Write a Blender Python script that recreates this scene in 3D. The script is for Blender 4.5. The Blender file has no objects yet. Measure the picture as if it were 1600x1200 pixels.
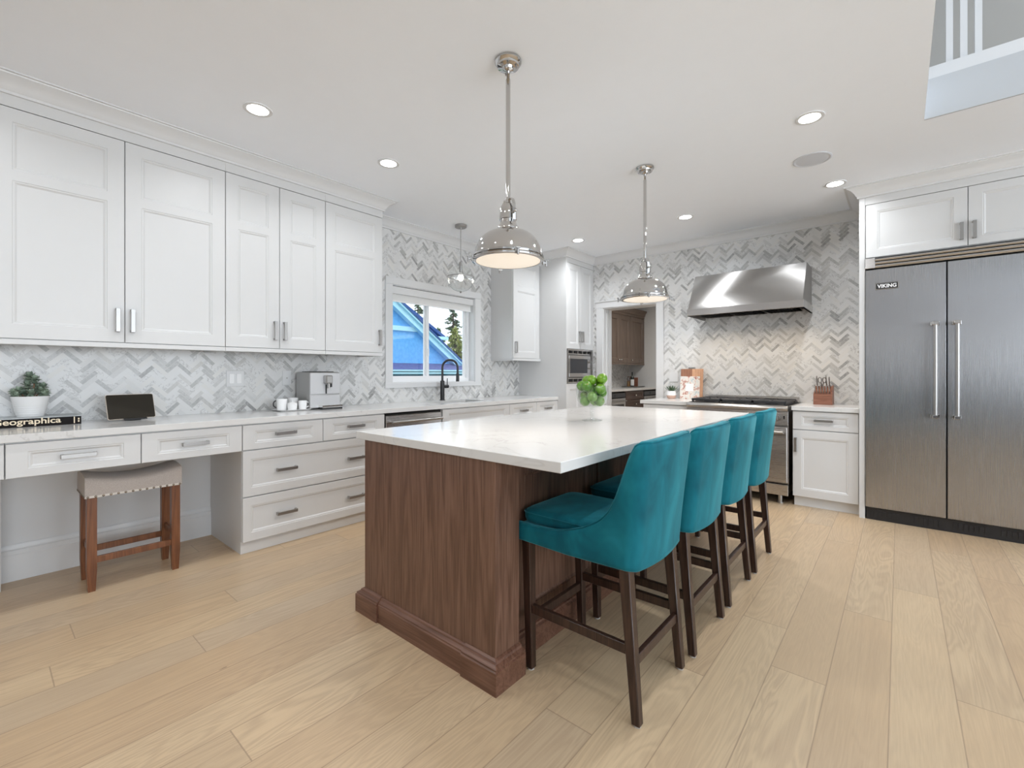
import bpy, bmesh, math, random
from mathutils import Vector, Matrix
PI = math.pi
random.seed(7)
SC = bpy.context.scene
COL = SC.collection

# ------------------------------------------------------------------ camera, sky, area lights, exposure
cam_data = bpy.data.cameras.new('camera')
cam = bpy.data.objects.new('camera', cam_data); COL.objects.link(cam)
cam.location = (0, 0, 1.225)
cam.rotation_euler = (PI/2, 0, math.radians(40.38))
cam_data.sensor_width = 36.0
cam_data.lens = 712.4/1600*36
cam_data.shift_y = -17.25/1600
cam_data.clip_start = 0.05
SC.camera = cam
SC.view_settings.view_transform = 'Standard'
SC.view_settings.look = 'None'
SC.view_settings.exposure = 0.33
SC.view_settings.gamma = 1.0
SC.view_settings.use_curve_mapping = False
SC.cycles.max_bounces = 10
SC.cycles.diffuse_bounces = 6
SC.cycles.glossy_bounces = 5
SC.cycles.transmission_bounces = 8
SC.cycles.transparent_max_bounces = 12
SC.cycles.sample_clamp_indirect = 6.0
SC.cycles.caustics_reflective = False
SC.cycles.caustics_refractive = False
SC.cycles.use_denoising = True

wd = bpy.data.worlds.new('sky'); SC.world = wd; wd.use_nodes = True
bg = wd.node_tree.nodes['Background']
bg.inputs[0].default_value = (0.80, 0.90, 1.0, 1); bg.inputs[1].default_value = 1.9

def area_light(name, loc, rot, sx, sy, power, color=(1, 1, 1), shape='RECTANGLE', spread=None):
    d = bpy.data.lights.new(name, 'AREA'); d.energy = power; d.color = color
    d.shape = shape; d.size = sx
    if shape in ('RECTANGLE', 'ELLIPSE'): d.size_y = sy
    if spread: d.spread = spread
    o = bpy.data.objects.new(name, d); COL.objects.link(o)
    o.location = loc; o.rotation_euler = rot
    return o
# added fill lights out of view: one aimed up at the ceiling, one overhead
FILL_COL = (0.86, 0.93, 1.0)
area_light('east_fill_light', (5.26, 0.5, 1.7), (math.radians(142), 0, PI/2), 7.0, 2.6, 285, FILL_COL)
area_light('void_fill_light', (2.4, 0.9, 5.3), (0, 0, 0), 3.0, 3.6, 25, FILL_COL)  # overhead fill added in the void, below the closed upper ceiling

# ------------------------------------------------------------------ materials
class NT:
    def __init__(s, name):
        s.m = bpy.data.materials.new(name); s.m.use_nodes = True
        s.t = s.m.node_tree; s.n = s.t.nodes; s.l = s.t.links
        s.b = s.n['Principled BSDF']; s.out = s.n['Material Output']
    def node(s, typ, **kw):
        nd = s.n.new(typ)
        for k, v in kw.items(): setattr(nd, k, v)
        return nd
    def put(s, sock, v):
        if v is None: return
        if isinstance(v, bpy.types.NodeSocket): s.l.new(v, sock)
        else: sock.default_value = v
    def math(s, op, a, b=None, c=None):
        nd = s.node('ShaderNodeMath', operation=op)
        s.put(nd.inputs[0], a); s.put(nd.inputs[1], b)
        if c is not None: s.put(nd.inputs[2], c)
        return nd.outputs[0]
    def comb(s, x, y, z):
        nd = s.node('ShaderNodeCombineXYZ')
        for i, v in enumerate((x, y, z)): s.put(nd.inputs[i], v)
        return nd.outputs[0]
    def sep(s, v):
        nd = s.node('ShaderNodeSeparateXYZ'); s.l.new(v, nd.inputs[0]); return nd.outputs
    def pos(s): return s.node('ShaderNodeNewGeometry').outputs['Position']
    def obj(s): return s.node('ShaderNodeTexCoord').outputs['Object']
    def noise(s, vec, scale=5, detail=2, rough=.5, dist=0.0):
        nd = s.node('ShaderNodeTexNoise'); s.l.new(vec, nd.inputs['Vector'])
        nd.inputs['Scale'].default_value = scale; nd.inputs['Detail'].default_value = detail
        nd.inputs['Roughness'].default_value = rough; nd.inputs['Distortion'].default_value = dist
        return nd.outputs['Fac']
    def white(s, vec):
        nd = s.node('ShaderNodeTexWhiteNoise'); nd.noise_dimensions = '3D'; s.l.new(vec, nd.inputs['Vector']); return nd.outputs['Value']
    def ramp(s, fac, stops, interp='LINEAR'):
        nd = s.node('ShaderNodeValToRGB'); s.l.new(fac, nd.inputs[0]); e = nd.color_ramp.elements
        nd.color_ramp.interpolation = interp
        while len(e) < len(stops): e.new(0.5)
        for i, (p, c) in enumerate(stops):
            e[i].position = p
            e[i].color = (c, c, c, 1) if isinstance(c, (int, float)) else (*c, 1)
        return nd.outputs[0]
    def mix(s, fac, a, b, blend='MIX'):
        nd = s.node('ShaderNodeMix', data_type='RGBA', blend_type=blend)
        s.put(nd.inputs[0], fac)
        s.put(nd.inputs[6], (*a, 1) if isinstance(a, tuple) else a)
        s.put(nd.inputs[7], (*b, 1) if isinstance(b, tuple) else b)
        return nd.outputs[2]
    def mapv(s, vec, scale=(1, 1, 1), loc=(0, 0, 0)):
        nd = s.node('ShaderNodeMapping'); s.l.new(vec, nd.inputs[0])
        nd.inputs['Scale'].default_value = scale; nd.inputs['Location'].default_value = loc
        return nd.outputs[0]
    def bump(s, h, strength=.2, dist=.01):
        nd = s.node('ShaderNodeBump'); s.l.new(h, nd.inputs['Height'])
        nd.inputs['Strength'].default_value = strength; nd.inputs['Distance'].default_value = dist
        s.l.new(nd.outputs[0], s.b.inputs['Normal'])
    def set(s, col=None, rough=None, metal=None, **kw):
        if col is not None: s.put(s.b.inputs['Base Color'], (*col, 1) if isinstance(col, tuple) else col)
        if rough is not None: s.put(s.b.inputs['Roughness'], rough)
        if metal is not None: s.b.inputs['Metallic'].default_value = metal
        for k, v in kw.items(): s.put(s.b.inputs[k.replace('_', ' ')], v)
        return s

def plain(name, col, rough=.5, metal=0.0, var=0.0, **kw):
    t = NT(name)
    if var:
        n = t.noise(t.obj(), 9, 3)
        c = t.ramp(n, [(.3, tuple(x*(1-var) for x in col)), (.7, tuple(min(1, x*(1+var)) for x in col))])
        t.set(c, rough, metal, **kw)
    else:
        t.set(col, rough, metal, **kw)
    return t.m

M = {}
M['paint'] = plain('white_cabinet_paint', (.645, .648, .648), .38, var=.006)
M['wallpaint'] = plain('white_wall_paint', (.68, .685, .69), .6, var=.005)
M['ceiling'] = plain('ceiling_paint', (.895, .93, .98), .75, var=.004)
M['trim'] = plain('white_trim_paint', (.69, .695, .70), .35)
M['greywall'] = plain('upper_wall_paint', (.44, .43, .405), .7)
M['chrome'] = plain('polished_nickel', (.60, .59, .58), .07, 1.0)
M['nickel'] = plain('satin_nickel', (.40, .39, .38), .38, 1.0)
M['black'] = plain('matte_black', (.018, .018, .020), .38)
M['iron'] = plain('cast_iron', (.025, .025, .027), .45, var=.2)
M['void'] = plain('dark_gap', (.02, .018, .016), .8)
M['ceramic'] = plain('white_ceramic', (.86, .86, .86), .12)
M['blackglass'] = plain('dark_glass', (.03, .032, .038), .04)
M['nail'] = plain('antique_nailhead', (.22, .18, .14), .3, 1.0)
M['rubber'] = plain('clear_glide', (.45, .43, .41), .35)
M['vinyl'] = plain('white_vinyl_frame', (.86, .87, .88), .3)

def steel(name, axis, col=(.56, .55, .545), rough=.28, spread=(0, 0, 1), aniso=.75):
    """brushed metal: fine grain along one axis, highlights stretched along 'spread'"""
    t = NT(name); p = t.obj()
    sc = [700, 700, 700]; sc[axis] = 4
    n = t.noise(t.mapv(p, tuple(sc)), 1, 2)
    cl = t.noise(p, .9, 1)
    c = t.ramp(n, [(.3, tuple(x*.975 for x in col)), (.7, tuple(x*1.025 for x in col))])
    t.set(c, t.math('ADD', t.math('MULTIPLY_ADD', n, .05, rough-.05), t.math('MULTIPLY', cl, .05)), 1.0)
    t.b.inputs['Anisotropic'].default_value = aniso
    t.l.new(t.comb(*[float(q) for q in spread]), t.b.inputs['Tangent'])
    return t.m
M['steel_v'] = steel('brushed_steel_hood', 0, (.50, .49, .48), .48, (0, 0, 1), .92)
M['steel_h'] = steel('brushed_steel_level_grain', 0)
M['steel_fridge'] = steel('brushed_steel_fridge_door', 2, (.41, .41, .42), .27, (1, 0, 0), .85)
M['steel_y'] = steel('brushed_steel_dishwasher', 1)

def wood(name, cols, axis=2, scale=1.0, rough=.35, bump=.15, coat=0.0):
    t = NT(name); p = t.obj()
    sc = [14*scale]*3; sc[axis] = .8*scale
    big = t.noise(t.mapv(p, tuple(sc)), 1.0, 2, .5, .4)
    rings = t.math('SINE', t.math('MULTIPLY', big, 46))
    sc2 = [170*scale]*3; sc2[axis] = 5*scale
    fine = t.noise(t.mapv(p, tuple(sc2)), 1.0, 3, .7)
    f = t.math('ADD', t.math('MULTIPLY', rings, .10), t.math('MULTIPLY_ADD', fine, .75, .12))
    c = t.ramp(f, [(.25, cols[0]), (.5, cols[1]), (.78, cols[2])])
    t.set(c, rough, Coat_Weight=coat)
    t.bump(fine, bump, .002)
    return t.m
M['walnut'] = wood('dark_stained_oak', [(.085, .040, .024), (.155, .080, .052), (.23, .130, .090)], 2, 1.0, .36)
M['walnut_h'] = wood('dark_stained_oak_level', [(.085, .036, .020), (.150, .070, .045), (.21, .11, .075)], 0, 1.0, .32)
M['leg'] = wood('walnut_stool_leg', [(.014, .006, .004), (.038, .018, .012), (.072, .036, .024)], 2, 1.3, .3)
M['cherry'] = wood('reddish_stool_wood', [(.095, .031, .011), (.17, .060, .022), (.24, .098, .040)], 2, 1.2, .35)
M['pantrywood'] = wood('greyed_brown_maple', [(.10, .07, .053), (.15, .108, .083), (.19, .14, .11)], 2, .6, .4)
M['pantrydark'] = wood('brown_maple_drawers', [(.05, .028, .02), (.075, .044, .033), (.10, .06, .045)], 1, .6, .4)
M['blockwood'] = wood('knife_block_acacia', [(.16, .06, .035), (.26, .11, .07), (.34, .16, .11)], 0, 1.4, .45)
M['board_dark'] = wood('cutting_board_walnut', [(.22, .10, .06), (.30, .14, .085), (.36, .19, .12)], 2, 1.0, .5)
M['board_light'] = wood('cutting_board_cherry', [(.46, .25, .15), (.58, .33, .20), (.66, .40, .26)], 2, 1.0, .5)

def floor_mat():
    t = NT('pale_oak_planks'); p = t.pos(); X, Y, Z = t.sep(p)
    W, L = .191, 1.9
    x = t.math('DIVIDE', t.math('ADD', X, .029), W)
    row = t.math('FLOOR', x); fx = t.math('SUBTRACT', x, row)
    off = t.white(t.comb(row, 3.1, 0.5))
    y = t.math('ADD', t.math('DIVIDE', Y, L), t.math('MULTIPLY', off, 7.0))
    col = t.math('FLOOR', y); fy = t.math('SUBTRACT', y, col)
    idv = t.comb(row, col, 1.7); rnd = t.white(idv)
    rnd2 = t.white(t.comb(col, row, 9.3))
    shift = t.math('MULTIPLY', rnd, 37.0)
    g = t.comb(t.math('MULTIPLY', X, 6.5), t.math('MULTIPLY', Y, .75), shift)
    big = t.noise(g, 1.0, 3, .5, .9)
    rings = t.math('SINE', t.math('MULTIPLY', big, 95.0))
    fine = t.noise(t.comb(t.math('MULTIPLY', X, 150.0), t.math('MULTIPLY', Y, 5.0), shift), 1.0, 3, .65)
    cloud = t.noise(t.comb(t.math('MULTIPLY', X, 3.0), t.math('MULTIPLY', Y, 1.1), shift), 1.3, 2)
    base = t.ramp(rnd, [(0.0, (.51, .36, .22)), (.3, (.60, .44, .275)), (.6, (.64, .485, .31)), (.8, (.56, .42, .27)), (1.0, (.55, .43, .30))])
    c = t.mix(t.math('MULTIPLY_ADD', cloud, .7, -.12), base, (.45, .325, .205))
    gr = t.math('ADD', t.math('MULTIPLY', rings, t.math('MULTIPLY_ADD', rnd2, .15, .04)), t.math('MULTIPLY_ADD', fine, .60, -.12))
    c = t.mix(gr, c, (.33, .225, .145))
    kn = t.node('ShaderNodeTexVoronoi'); t.l.new(t.comb(t.math('MULTIPLY', X, 3.6), t.math('MULTIPLY', Y, 1.15), 0.0), kn.inputs['Vector'])
    kn.inputs['Scale'].default_value = 1.0
    kd = t.math('LESS_THAN', t.math('ADD', kn.outputs['Distance'], t.math('MULTIPLY', fine, .05)), .058)
    c = t.mix(t.math('MULTIPLY', kd, .75), c, (.12, .07, .045))
    ex = t.math('MINIMUM', fx, t.math('SUBTRACT', 1.0, fx)); ey = t.math('MINIMUM', fy, t.math('SUBTRACT', 1.0, fy))
    seam = t.math('MAXIMUM', t.math('LESS_THAN', ex, .010), t.math('LESS_THAN', ey, .0011))
    c = t.mix(t.math('MULTIPLY', seam, .5), c, (.20, .13, .085))
    t.set(c, t.math('MULTIPLY_ADD', fine, .15, .27))
    h = t.math('SUBTRACT', t.math('MULTIPLY', fine, .25), seam)
    t.bump(h, .12, .002)
    return t.m
M['floor'] = floor_mat()

def herringbone(axis, small=False):
    """marble herringbone; axis 1: wall runs along Y, axis 0: wall runs along X"""
    t = NT('marble_herringbone_' + ('small' if small else ('y' if axis == 1 else 'x'))); p = t.pos(); P = t.sep(p)
    u, v = P[axis], P[2]
    W = .0262 if not small else .014; n = 4.0
    k = .70710678/W
    x = t.math('MULTIPLY', t.math('ADD', u, v), k)
    y = t.math('MULTIPLY', t.math('SUBTRACT', v, u), k)
    i = t.math('FLOOR', x); j = t.math('FLOOR', y)
    kk = t.math('FLOORED_MODULO', t.math('ADD', t.math('SUBTRACT', i, j), .5), 2*n)
    kk = t.math('FLOOR', kk)
    horiz = t.math('LESS_THAN', kk, n-.5)
    # horizontal tile
    hx0 = t.math('SUBTRACT', i, kk); lxh = t.math('SUBTRACT', x, hx0); lyh = t.math('SUBTRACT', y, j)
    # vertical tile
    q = t.math('SUBTRACT', 2*n-1, kk)
    vy0 = t.math('SUBTRACT', j, q); lxv = t.math('SUBTRACT', x, i); lyv = t.math('SUBTRACT', y, vy0)
    def sel(a, b):  # horiz ? a : b
        return t.math('ADD', t.math('MULTIPLY', a, horiz), t.math('MULTIPLY', b, t.math('SUBTRACT', 1.0, horiz)))
    idx = sel(hx0, i); idy = sel(j, vy0)
    lx = sel(lxh, lyv); ly = sel(lyh, lxv)   # along, across
    ea = t.math('MINIMUM', lx, t.math('SUBTRACT', n, lx)); eb = t.math('MINIMUM', ly, t.math('SUBTRACT', 1.0, ly))
    e = t.math('MINIMUM', ea, eb)
    grout = t.math('LESS_THAN', e, .045)
    idv = t.comb(idx, idy, horiz)
    r = t.white(idv); r2 = t.white(t.comb(idy, idx, 4.4))
    region = t.noise(p, 1.8, 2)
    rr = t.math('ADD', r, t.math('MULTIPLY_ADD', region, .5, -.25))
    base = t.ramp(rr, [(0.0, (.72, .72, .72)), (.56, (.69, .69, .685)), (.68, (.60, .60, .595)), (.82, (.50, .50, .495)), (.93, (.39, .39, .385)), (1.0, (.27, .27, .27))])
    tone = t.ramp(r2, [(0, (1.0, .985, .95)), (.3, (1, 1, 1)), (1, (.99, 1.0, 1.0))])
    base = t.mix(1.0, base, tone, 'MULTIPLY')
    # per tile veins
    vv = t.node('ShaderNodeVectorMath', operation='ADD'); t.l.new(p, vv.inputs[0])
    sc = t.node('ShaderNodeVectorMath', operation='SCALE'); t.l.new(idv, sc.inputs[0]); sc.inputs[3].default_value = 3.7
    t.l.new(sc.outputs[0], vv.inputs[1])
    vn = t.noise(vv.outputs[0], 16, 4, .6, 1.2)
    vein = t.math('SUBTRACT', 1.0, t.math('MULTIPLY', t.math('ABSOLUTE', t.math('SUBTRACT', vn, .5)), 28.0), )
    vein = t.math('MULTIPLY', t.math('MAXIMUM', vein, 0.0), t.math('GREATER_THAN', r2, .55))
    c = t.mix(t.math('MULTIPLY', vein, .8), base, (.34, .33, .33))
    cl = t.noise(vv.outputs[0], 30, 3, .6)
    blot = t.ramp(t.noise(vv.outputs[0], 55, 4, .7), [(.40, 0.0), (.66, .70)])
    c = t.mix(blot, c, t.mix(.55, c, (.70, .70, .695)))
    c = t.mix(t.math('MULTIPLY_ADD', cl, .5, -.10), c, t.mix(.35, c, (.50, .50, .50)))
    c = t.mix(t.math('MULTIPLY', grout, .7), c, (.68, .68, .67))
    t.set(c, .24)
    t.bump(t.math('MINIMUM', t.math('MULTIPLY', e, 8.0), 1.0), .08, .001)
    return t.m
M['tile_y'] = herringbone(1); M['tile_x'] = herringbone(0); M['tile_small'] = herringbone(1, True)

def quartz():
    t = NT('white_quartz'); p = t.pos()
    w = t.noise(p, 1.7, 5, .6, 1.0)
    v1 = t.math('MAXIMUM', t.math('SUBTRACT', 1.0, t.math('MULTIPLY', t.math('ABSOLUTE', t.math('SUBTRACT', w, .5)), 75.0)), 0.0)
    br = t.ramp(t.noise(p, 2.3, 2), [(.45, 0.0), (.62, 1.0)])
    v1 = t.math('MULTIPLY', v1, br)
    w2 = t.noise(p, 14, 4, .7)
    c = t.mix(t.math('MULTIPLY', v1, .42), (.685, .683, .675), (.40, .39, .37))
    c = t.mix(t.math('MULTIPLY_ADD', w2, .30, -.10), c, (.60, .595, .585))
    t.set(c, .14)
    return t.m
M['quartz'] = quartz()

def velvet():
    t = NT('teal_velvet'); p = t.obj()
    n = t.noise(t.mapv(p, (1, 1, .55)), 7, 3, .55, .5)
    c = t.ramp(n, [(.36, (.001, .085, .118)), (.52, (.003, .130, .172)), (.68, (.009, .18, .23))])
    t.set(c, .75, Sheen_Weight=.6, Sheen_Roughness=.35, Sheen_Tint=(.25, .75, .85, 1))
    t.b.inputs['Specular IOR Level'].default_value = .2
    f = t.noise(p, 500, 2); t.bump(f, .15, .001)
    return t.m
M['velvet'] = velvet()
def linen():
    t = NT('taupe_linen'); p = t.obj()
    n = t.noise(t.mapv(p, (1, 1, 1)), 260, 2, .7)
    c = t.ramp(n, [(.3, (.36, .315, .285)), (.7, (.47, .42, .385))])
    t.set(c, .9, Sheen_Weight=.2); t.bump(n, .3, .001)
    return t.m
M['linen'] = linen()

def arch_glass(name, tint=(1, 1, 1), refl=.06, rough=0.0):
    t = NT(name); t.n.remove(t.b)
    tr = t.node('ShaderNodeBsdfTransparent'); tr.inputs[0].default_value = (*tint, 1)
    gl = t.node('ShaderNodeBsdfGlossy'); gl.inputs['Roughness'].default_value = rough
    lw = t.node('ShaderNodeLayerWeight'); lw.inputs[0].default_value = .5
    mx = t.node('ShaderNodeMixShader')
    f = t.math('MULTIPLY_ADD', t.math('POWER', lw.outputs['Facing'], 4.0), .45, refl)
    t.l.new(f, mx.inputs[0]); t.l.new(tr.outputs[0], mx.inputs[1]); t.l.new(gl.outputs[0], mx.inputs[2])
    t.l.new(mx.outputs[0], t.out.inputs[0]); return t.m
M['pane'] = arch_glass('window_glass', (1, 1, 1), .04)
M['thin_glass'] = arch_glass('clear_thin_glass', (.975, .985, .98), .055)
def solidglass(name, col=(1, 1, 1), rough=0.0):
    t = NT(name); t.set(col, rough, 0.0, Transmission_Weight=1.0, IOR=1.45); return t.m
M['rib_glass'] = arch_glass('ribbed_glass', (.96, .97, .97), .13, .05)
M['glass'] = solidglass('clear_glass')

def emit(name, col, strength):
    t = NT(name); t.set((.8, .8, .8), .5); t.put(t.b.inputs['Emission Color'], (*col, 1)); t.b.inputs['Emission Strength'].default_value = strength
    return t.m
M['led'] = emit('downlight_lens', (1, .98, .95), 9.0)
M['lens'] = emit('pendant_diffuser', (1.0, .78, .52), .30)
M['bulb'] = emit('bulb', (1, .93, .84), 12.0)
M['lime'] = None
def lime():
    t = NT('lime_skin'); n = t.noise(t.node('ShaderNodeTexCoord').outputs['Object'], 14, 3)
    oi = t.node('ShaderNodeObjectInfo').outputs['Random']
    a = t.mix(oi, (.075, .20, .010), (.17, .34, .018))
    c = t.mix(t.math('MULTIPLY', n, .5), a, (.04, .12, .012))
    t.set(c, .28); t.bump(t.noise(t.obj(), 160, 2), .2, .002); return t.m
M['lime'] = lime()
def leafm(name, c1, c2):
    t = NT(name); n = t.noise(t.obj(), 25, 3); t.set(t.ramp(n, [(.3, c1), (.7, c2)]), .5); return t.m
M['succulent'] = leafm('succulent_leaf', (.13, .19, .14), (.34, .42, .32))
M['aloe'] = leafm('aloe_leaf', (.035, .07, .035), (.10, .17, .08))
M['needles'] = leafm('conifer_needles', (.10, .17, .11), (.32, .42, .24))
M['leaves_y'] = leafm('shrub_leaves', (.36, .42, .12), (.72, .70, .28))
M['bark'] = plain('bark', (.10, .07, .05), .9, var=.3)
M['soil'] = plain('soil', (.05, .035, .025), .95, var=.3)
M['stucco'] = NT('blue_stucco').m
def stucco():
    t = NT('blue_stucco_wall'); n = t.noise(t.pos(), 14, 4, .7)
    t.set(t.ramp(n, [(.3, (.12, .40, .80)), (.7, (.20, .54, .95))]), .9); t.bump(n, .4, .02); return t.m
M['stucco'] = stucco()
M['roof'] = plain('blue_slate_roof', (.025, .085, .27), .7, var=.2)
M['roof2'] = plain('violet_slate_roof', (.09, .10, .26), .7, var=.2)
M['bluetrim'] = plain('pale_blue_trim', (.50, .82, .95), .5)
M['teal_board'] = plain('teal_fence_board', (.06, .22, .34), .7, var=.2)
M['grass'] = plain('lawn', (.10, .16, .06), .9, var=.3)

# ------------------------------------------------------------------ geometry helpers
def nb(): return bmesh.new()
def bx(bm, x0, x1, y0, y1, z0, z1, bev=0, seg=1):
    if x0 > x1: x0, x1 = x1, x0
    if y0 > y1: y0, y1 = y1, y0
    if z0 > z1: z0, z1 = z1, z0
    vs = [bm.verts.new((x, y, z)) for x in (x0, x1) for y in (y0, y1) for z in (z0, z1)]
    fs = [(0, 1, 3, 2), (4, 6, 7, 5), (0, 4, 5, 1), (2, 3, 7, 6), (0, 2, 6, 4), (1, 5, 7, 3)]
    faces = [bm.faces.new([vs[i] for i in f]) for f in fs]
    if bev:
        es = list({e for f in faces for e in f.edges})
        bmesh.ops.bevel(bm, geom=es, offset=bev, segments=seg, affect='EDGES', profile=.5)
    return bm
def hexa(bm, bot, top, bev=0):
    """bot/top: 4 points each, same winding (ccw seen from above)"""
    b = [bm.verts.new(p) for p in bot]; t = [bm.verts.new(p) for p in top]
    fs = [bm.faces.new(b[::-1]), bm.faces.new(t)]
    for i in range(4): fs.append(bm.faces.new([b[i], b[(i+1) % 4], t[(i+1) % 4], t[i]]))
    if bev:
        es = list({e for f in fs for e in f.edges})
        bmesh.ops.bevel(bm, geom=es, offset=bev, segments=1, affect='EDGES')
    return bm
def loft(bm, rings, cap0=True, cap1=True, closed=True):
    R = [[bm.verts.new(p) for p in r] for r in rings]
    n = len(R[0])
    for a, b in zip(R, R[1:]):
        for i in range(n if closed else n-1):
            j = (i+1) % n
            bm.faces.new([a[i], a[j], b[j], b[i]])
    if cap0: bm.faces.new(R[0][::-1])
    if cap1: bm.faces.new(R[-1])
    return bm
def lathe(bm, cx, cy, prof, n=32, cap0=True, cap1=True):
    rings = []
    for r, z in prof:
        r = max(r, 1e-4)
        rings.append([(cx+r*math.cos(2*PI*i/n), cy+r*math.sin(2*PI*i/n), z) for i in range(n)])
    return loft(bm, rings, cap0, cap1)
def frame_of(d):
    d = Vector(d).normalized()
    a = Vector((0, 0, 1)) if abs(d.z) < .9 else Vector((1, 0, 0))
    u = d.cross(a).normalized(); v = d.cross(u).normalized()
    return u, v
def cyl(bm, p0, p1, r0, r1=None, n=16):
    r1 = r0 if r1 is None else r1
    p0, p1 = Vector(p0), Vector(p1); u, v = frame_of(p1-p0)
    ring = lambda p, r: [p+u*(r*math.cos(2*PI*i/n))+v*(-r*math.sin(2*PI*i/n)) for i in range(n)]
    return loft(bm, [ring(p0, r0), ring(p1, r1)][::1])
def tube(bm, pts, r, n=10, caps=True):
    pts = [Vector(p) for p in pts]; rings = []
    u = None
    for i, p in enumerate(pts):
        d = (pts[min(i+1, len(pts)-1)]-pts[max(i-1, 0)]).normalized()
        if u is None: u, v = frame_of(d)
        else:
            u = (u-d*u.dot(d)).normalized(); v = d.cross(u).normalized()
        rr = r[i] if isinstance(r, (list, tuple)) else r
        rings.append([p+u*(rr*math.cos(2*PI*k/n))+v*(rr*math.sin(2*PI*k/n)) for k in range(n)])
    return loft(bm, rings, caps, caps)
def bar(bm, p0, p1, w, h, bev=0, up=(0, 0, 1)):
    """rectangular bar between two points: w across, h along 'up'"""
    p0, p1, up = Vector(p0), Vector(p1), Vector(up)
    d = (p1-p0).normalized(); s = d.cross(up).normalized(); t = s.cross(d).normalized()
    q = lambda p: [p-s*w/2-t*h/2, p+s*w/2-t*h/2, p+s*w/2+t*h/2, p-s*w/2+t*h/2]
    a, b = q(p0), q(p1)
    return hexa(bm, a, b, bev)
def rrect(cx, cy, hx, hy, r, z, n=5):
    pts = []
    for sx, sy, a0 in ((1, 1, 0), (-1, 1, PI/2), (-1, -1, PI), (1, -1, 1.5*PI)):
        for k in range(n+1):
            a = a0+PI/2*k/n
            pts.append((cx+sx*(hx-r)+r*math.cos(a), cy+sy*(hy-r)+r*math.sin(a), z))
    return pts
def sweep(bm, path, prof, closed_prof=True):
    """prof: (outward, z) points; outward is to the right of travel"""
    P = [Vector(p) for p in path]; rings = []
    nr = lambda d: Vector((d.y, -d.x))
    for i, p in enumerate(P):
        n1 = nr((P[i]-P[i-1]).normalized()) if i > 0 else None
        n2 = nr((P[i+1]-P[i]).normalized()) if i < len(P)-1 else None
        if n1 is None: m = n2
        elif n2 is None: m = n1
        else: m = (n1+n2)/(1+n1.dot(n2))
        rings.append([(p.x+m.x*o, p.y+m.y*o, z) for o, z in prof])
    return loft(bm, rings, True, True, closed_prof)
def prism(bm, pts, ext):
    """planar polygon pts extruded by vector ext"""
    e = Vector(ext); a = [bm.verts.new(p) for p in pts]; b = [bm.verts.new(Vector(p)+e) for p in pts]
    bm.faces.new(a[::-1]); bm.faces.new(b)
    for i in range(len(a)):
        j = (i+1) % len(a); bm.faces.new([a[i], a[j], b[j], b[i]])
    return bm
def ball(bm, c, r, sx=1, sy=1, sz=1, seg=16):
    m = Matrix.Translation(c) @ Matrix.Diagonal((sx, sy, sz, 1))
    bmesh.ops.create_uvsphere(bm, u_segments=seg, v_segments=seg//2+2, radius=r, matrix=m)
    return bm

def wloc(o):
    v = Vector((0, 0, 0))
    while o is not None: v += o.location; o = o.parent
    return v
def finish(name, bm, mat, parent=None, smooth=35, origin=None, recalc=True):
    """link bm as ONE mesh object; geometry given in world coordinates"""
    if recalc: bmesh.ops.recalc_face_normals(bm, faces=bm.faces)
    if origin is None:
        xs = [v.co for v in bm.verts]
        lo = Vector([min(c[i] for c in xs) for i in range(3)]); hi = Vector([max(c[i] for c in xs) for i in range(3)])
        origin = Vector(((lo.x+hi.x)/2, (lo.y+hi.y)/2, lo.z))
    origin = Vector(origin)
    bmesh.ops.translate(bm, verts=bm.verts, vec=-origin)
    me = bpy.data.meshes.new(name); bm.to_mesh(me); bm.free()
    mats = mat if isinstance(mat, (list, tuple)) else [mat]
    for m_ in mats: me.materials.append(M[m_] if isinstance(m_, str) else m_)
    if smooth:
        me.polygons.foreach_set('use_smooth', [True]*len(me.polygons))
        me.set_sharp_from_angle(angle=math.radians(smooth))
    o = bpy.data.objects.new(name, me); COL.objects.link(o)
    if parent is not None:
        o.parent = parent; o.location = origin-wloc(parent)
    else: o.location = origin
    return o
def tag(o, label, cat, group=None):
    o['label'] = label; o['category'] = cat
    if group: o['group'] = group
    return o
def thing(name, label, cat, loc, group=None):
    o = bpy.data.objects.new(name, None); COL.objects.link(o); o.location = loc; o.empty_display_size = .05
    return tag(o, label, cat, group)
def struct(name, bm, mat, parent=None, smooth=None):
    o = finish(name, bm, mat, parent, smooth)
    if parent is None: o['kind'] = 'structure'
    return o
def dup(root, loc, rotz=0.0, label=None, group=None):
    def cp(o, parent):
        c = o.copy(); COL.objects.link(c); c.parent = parent
        for ch in o.children: cp(ch, c)
        return c
    r = cp(root, None); r.location = loc; r.rotation_euler = (0, 0, rotz)
    if label: r['label'] = label
    if group: r['group'] = group
    return r

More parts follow.
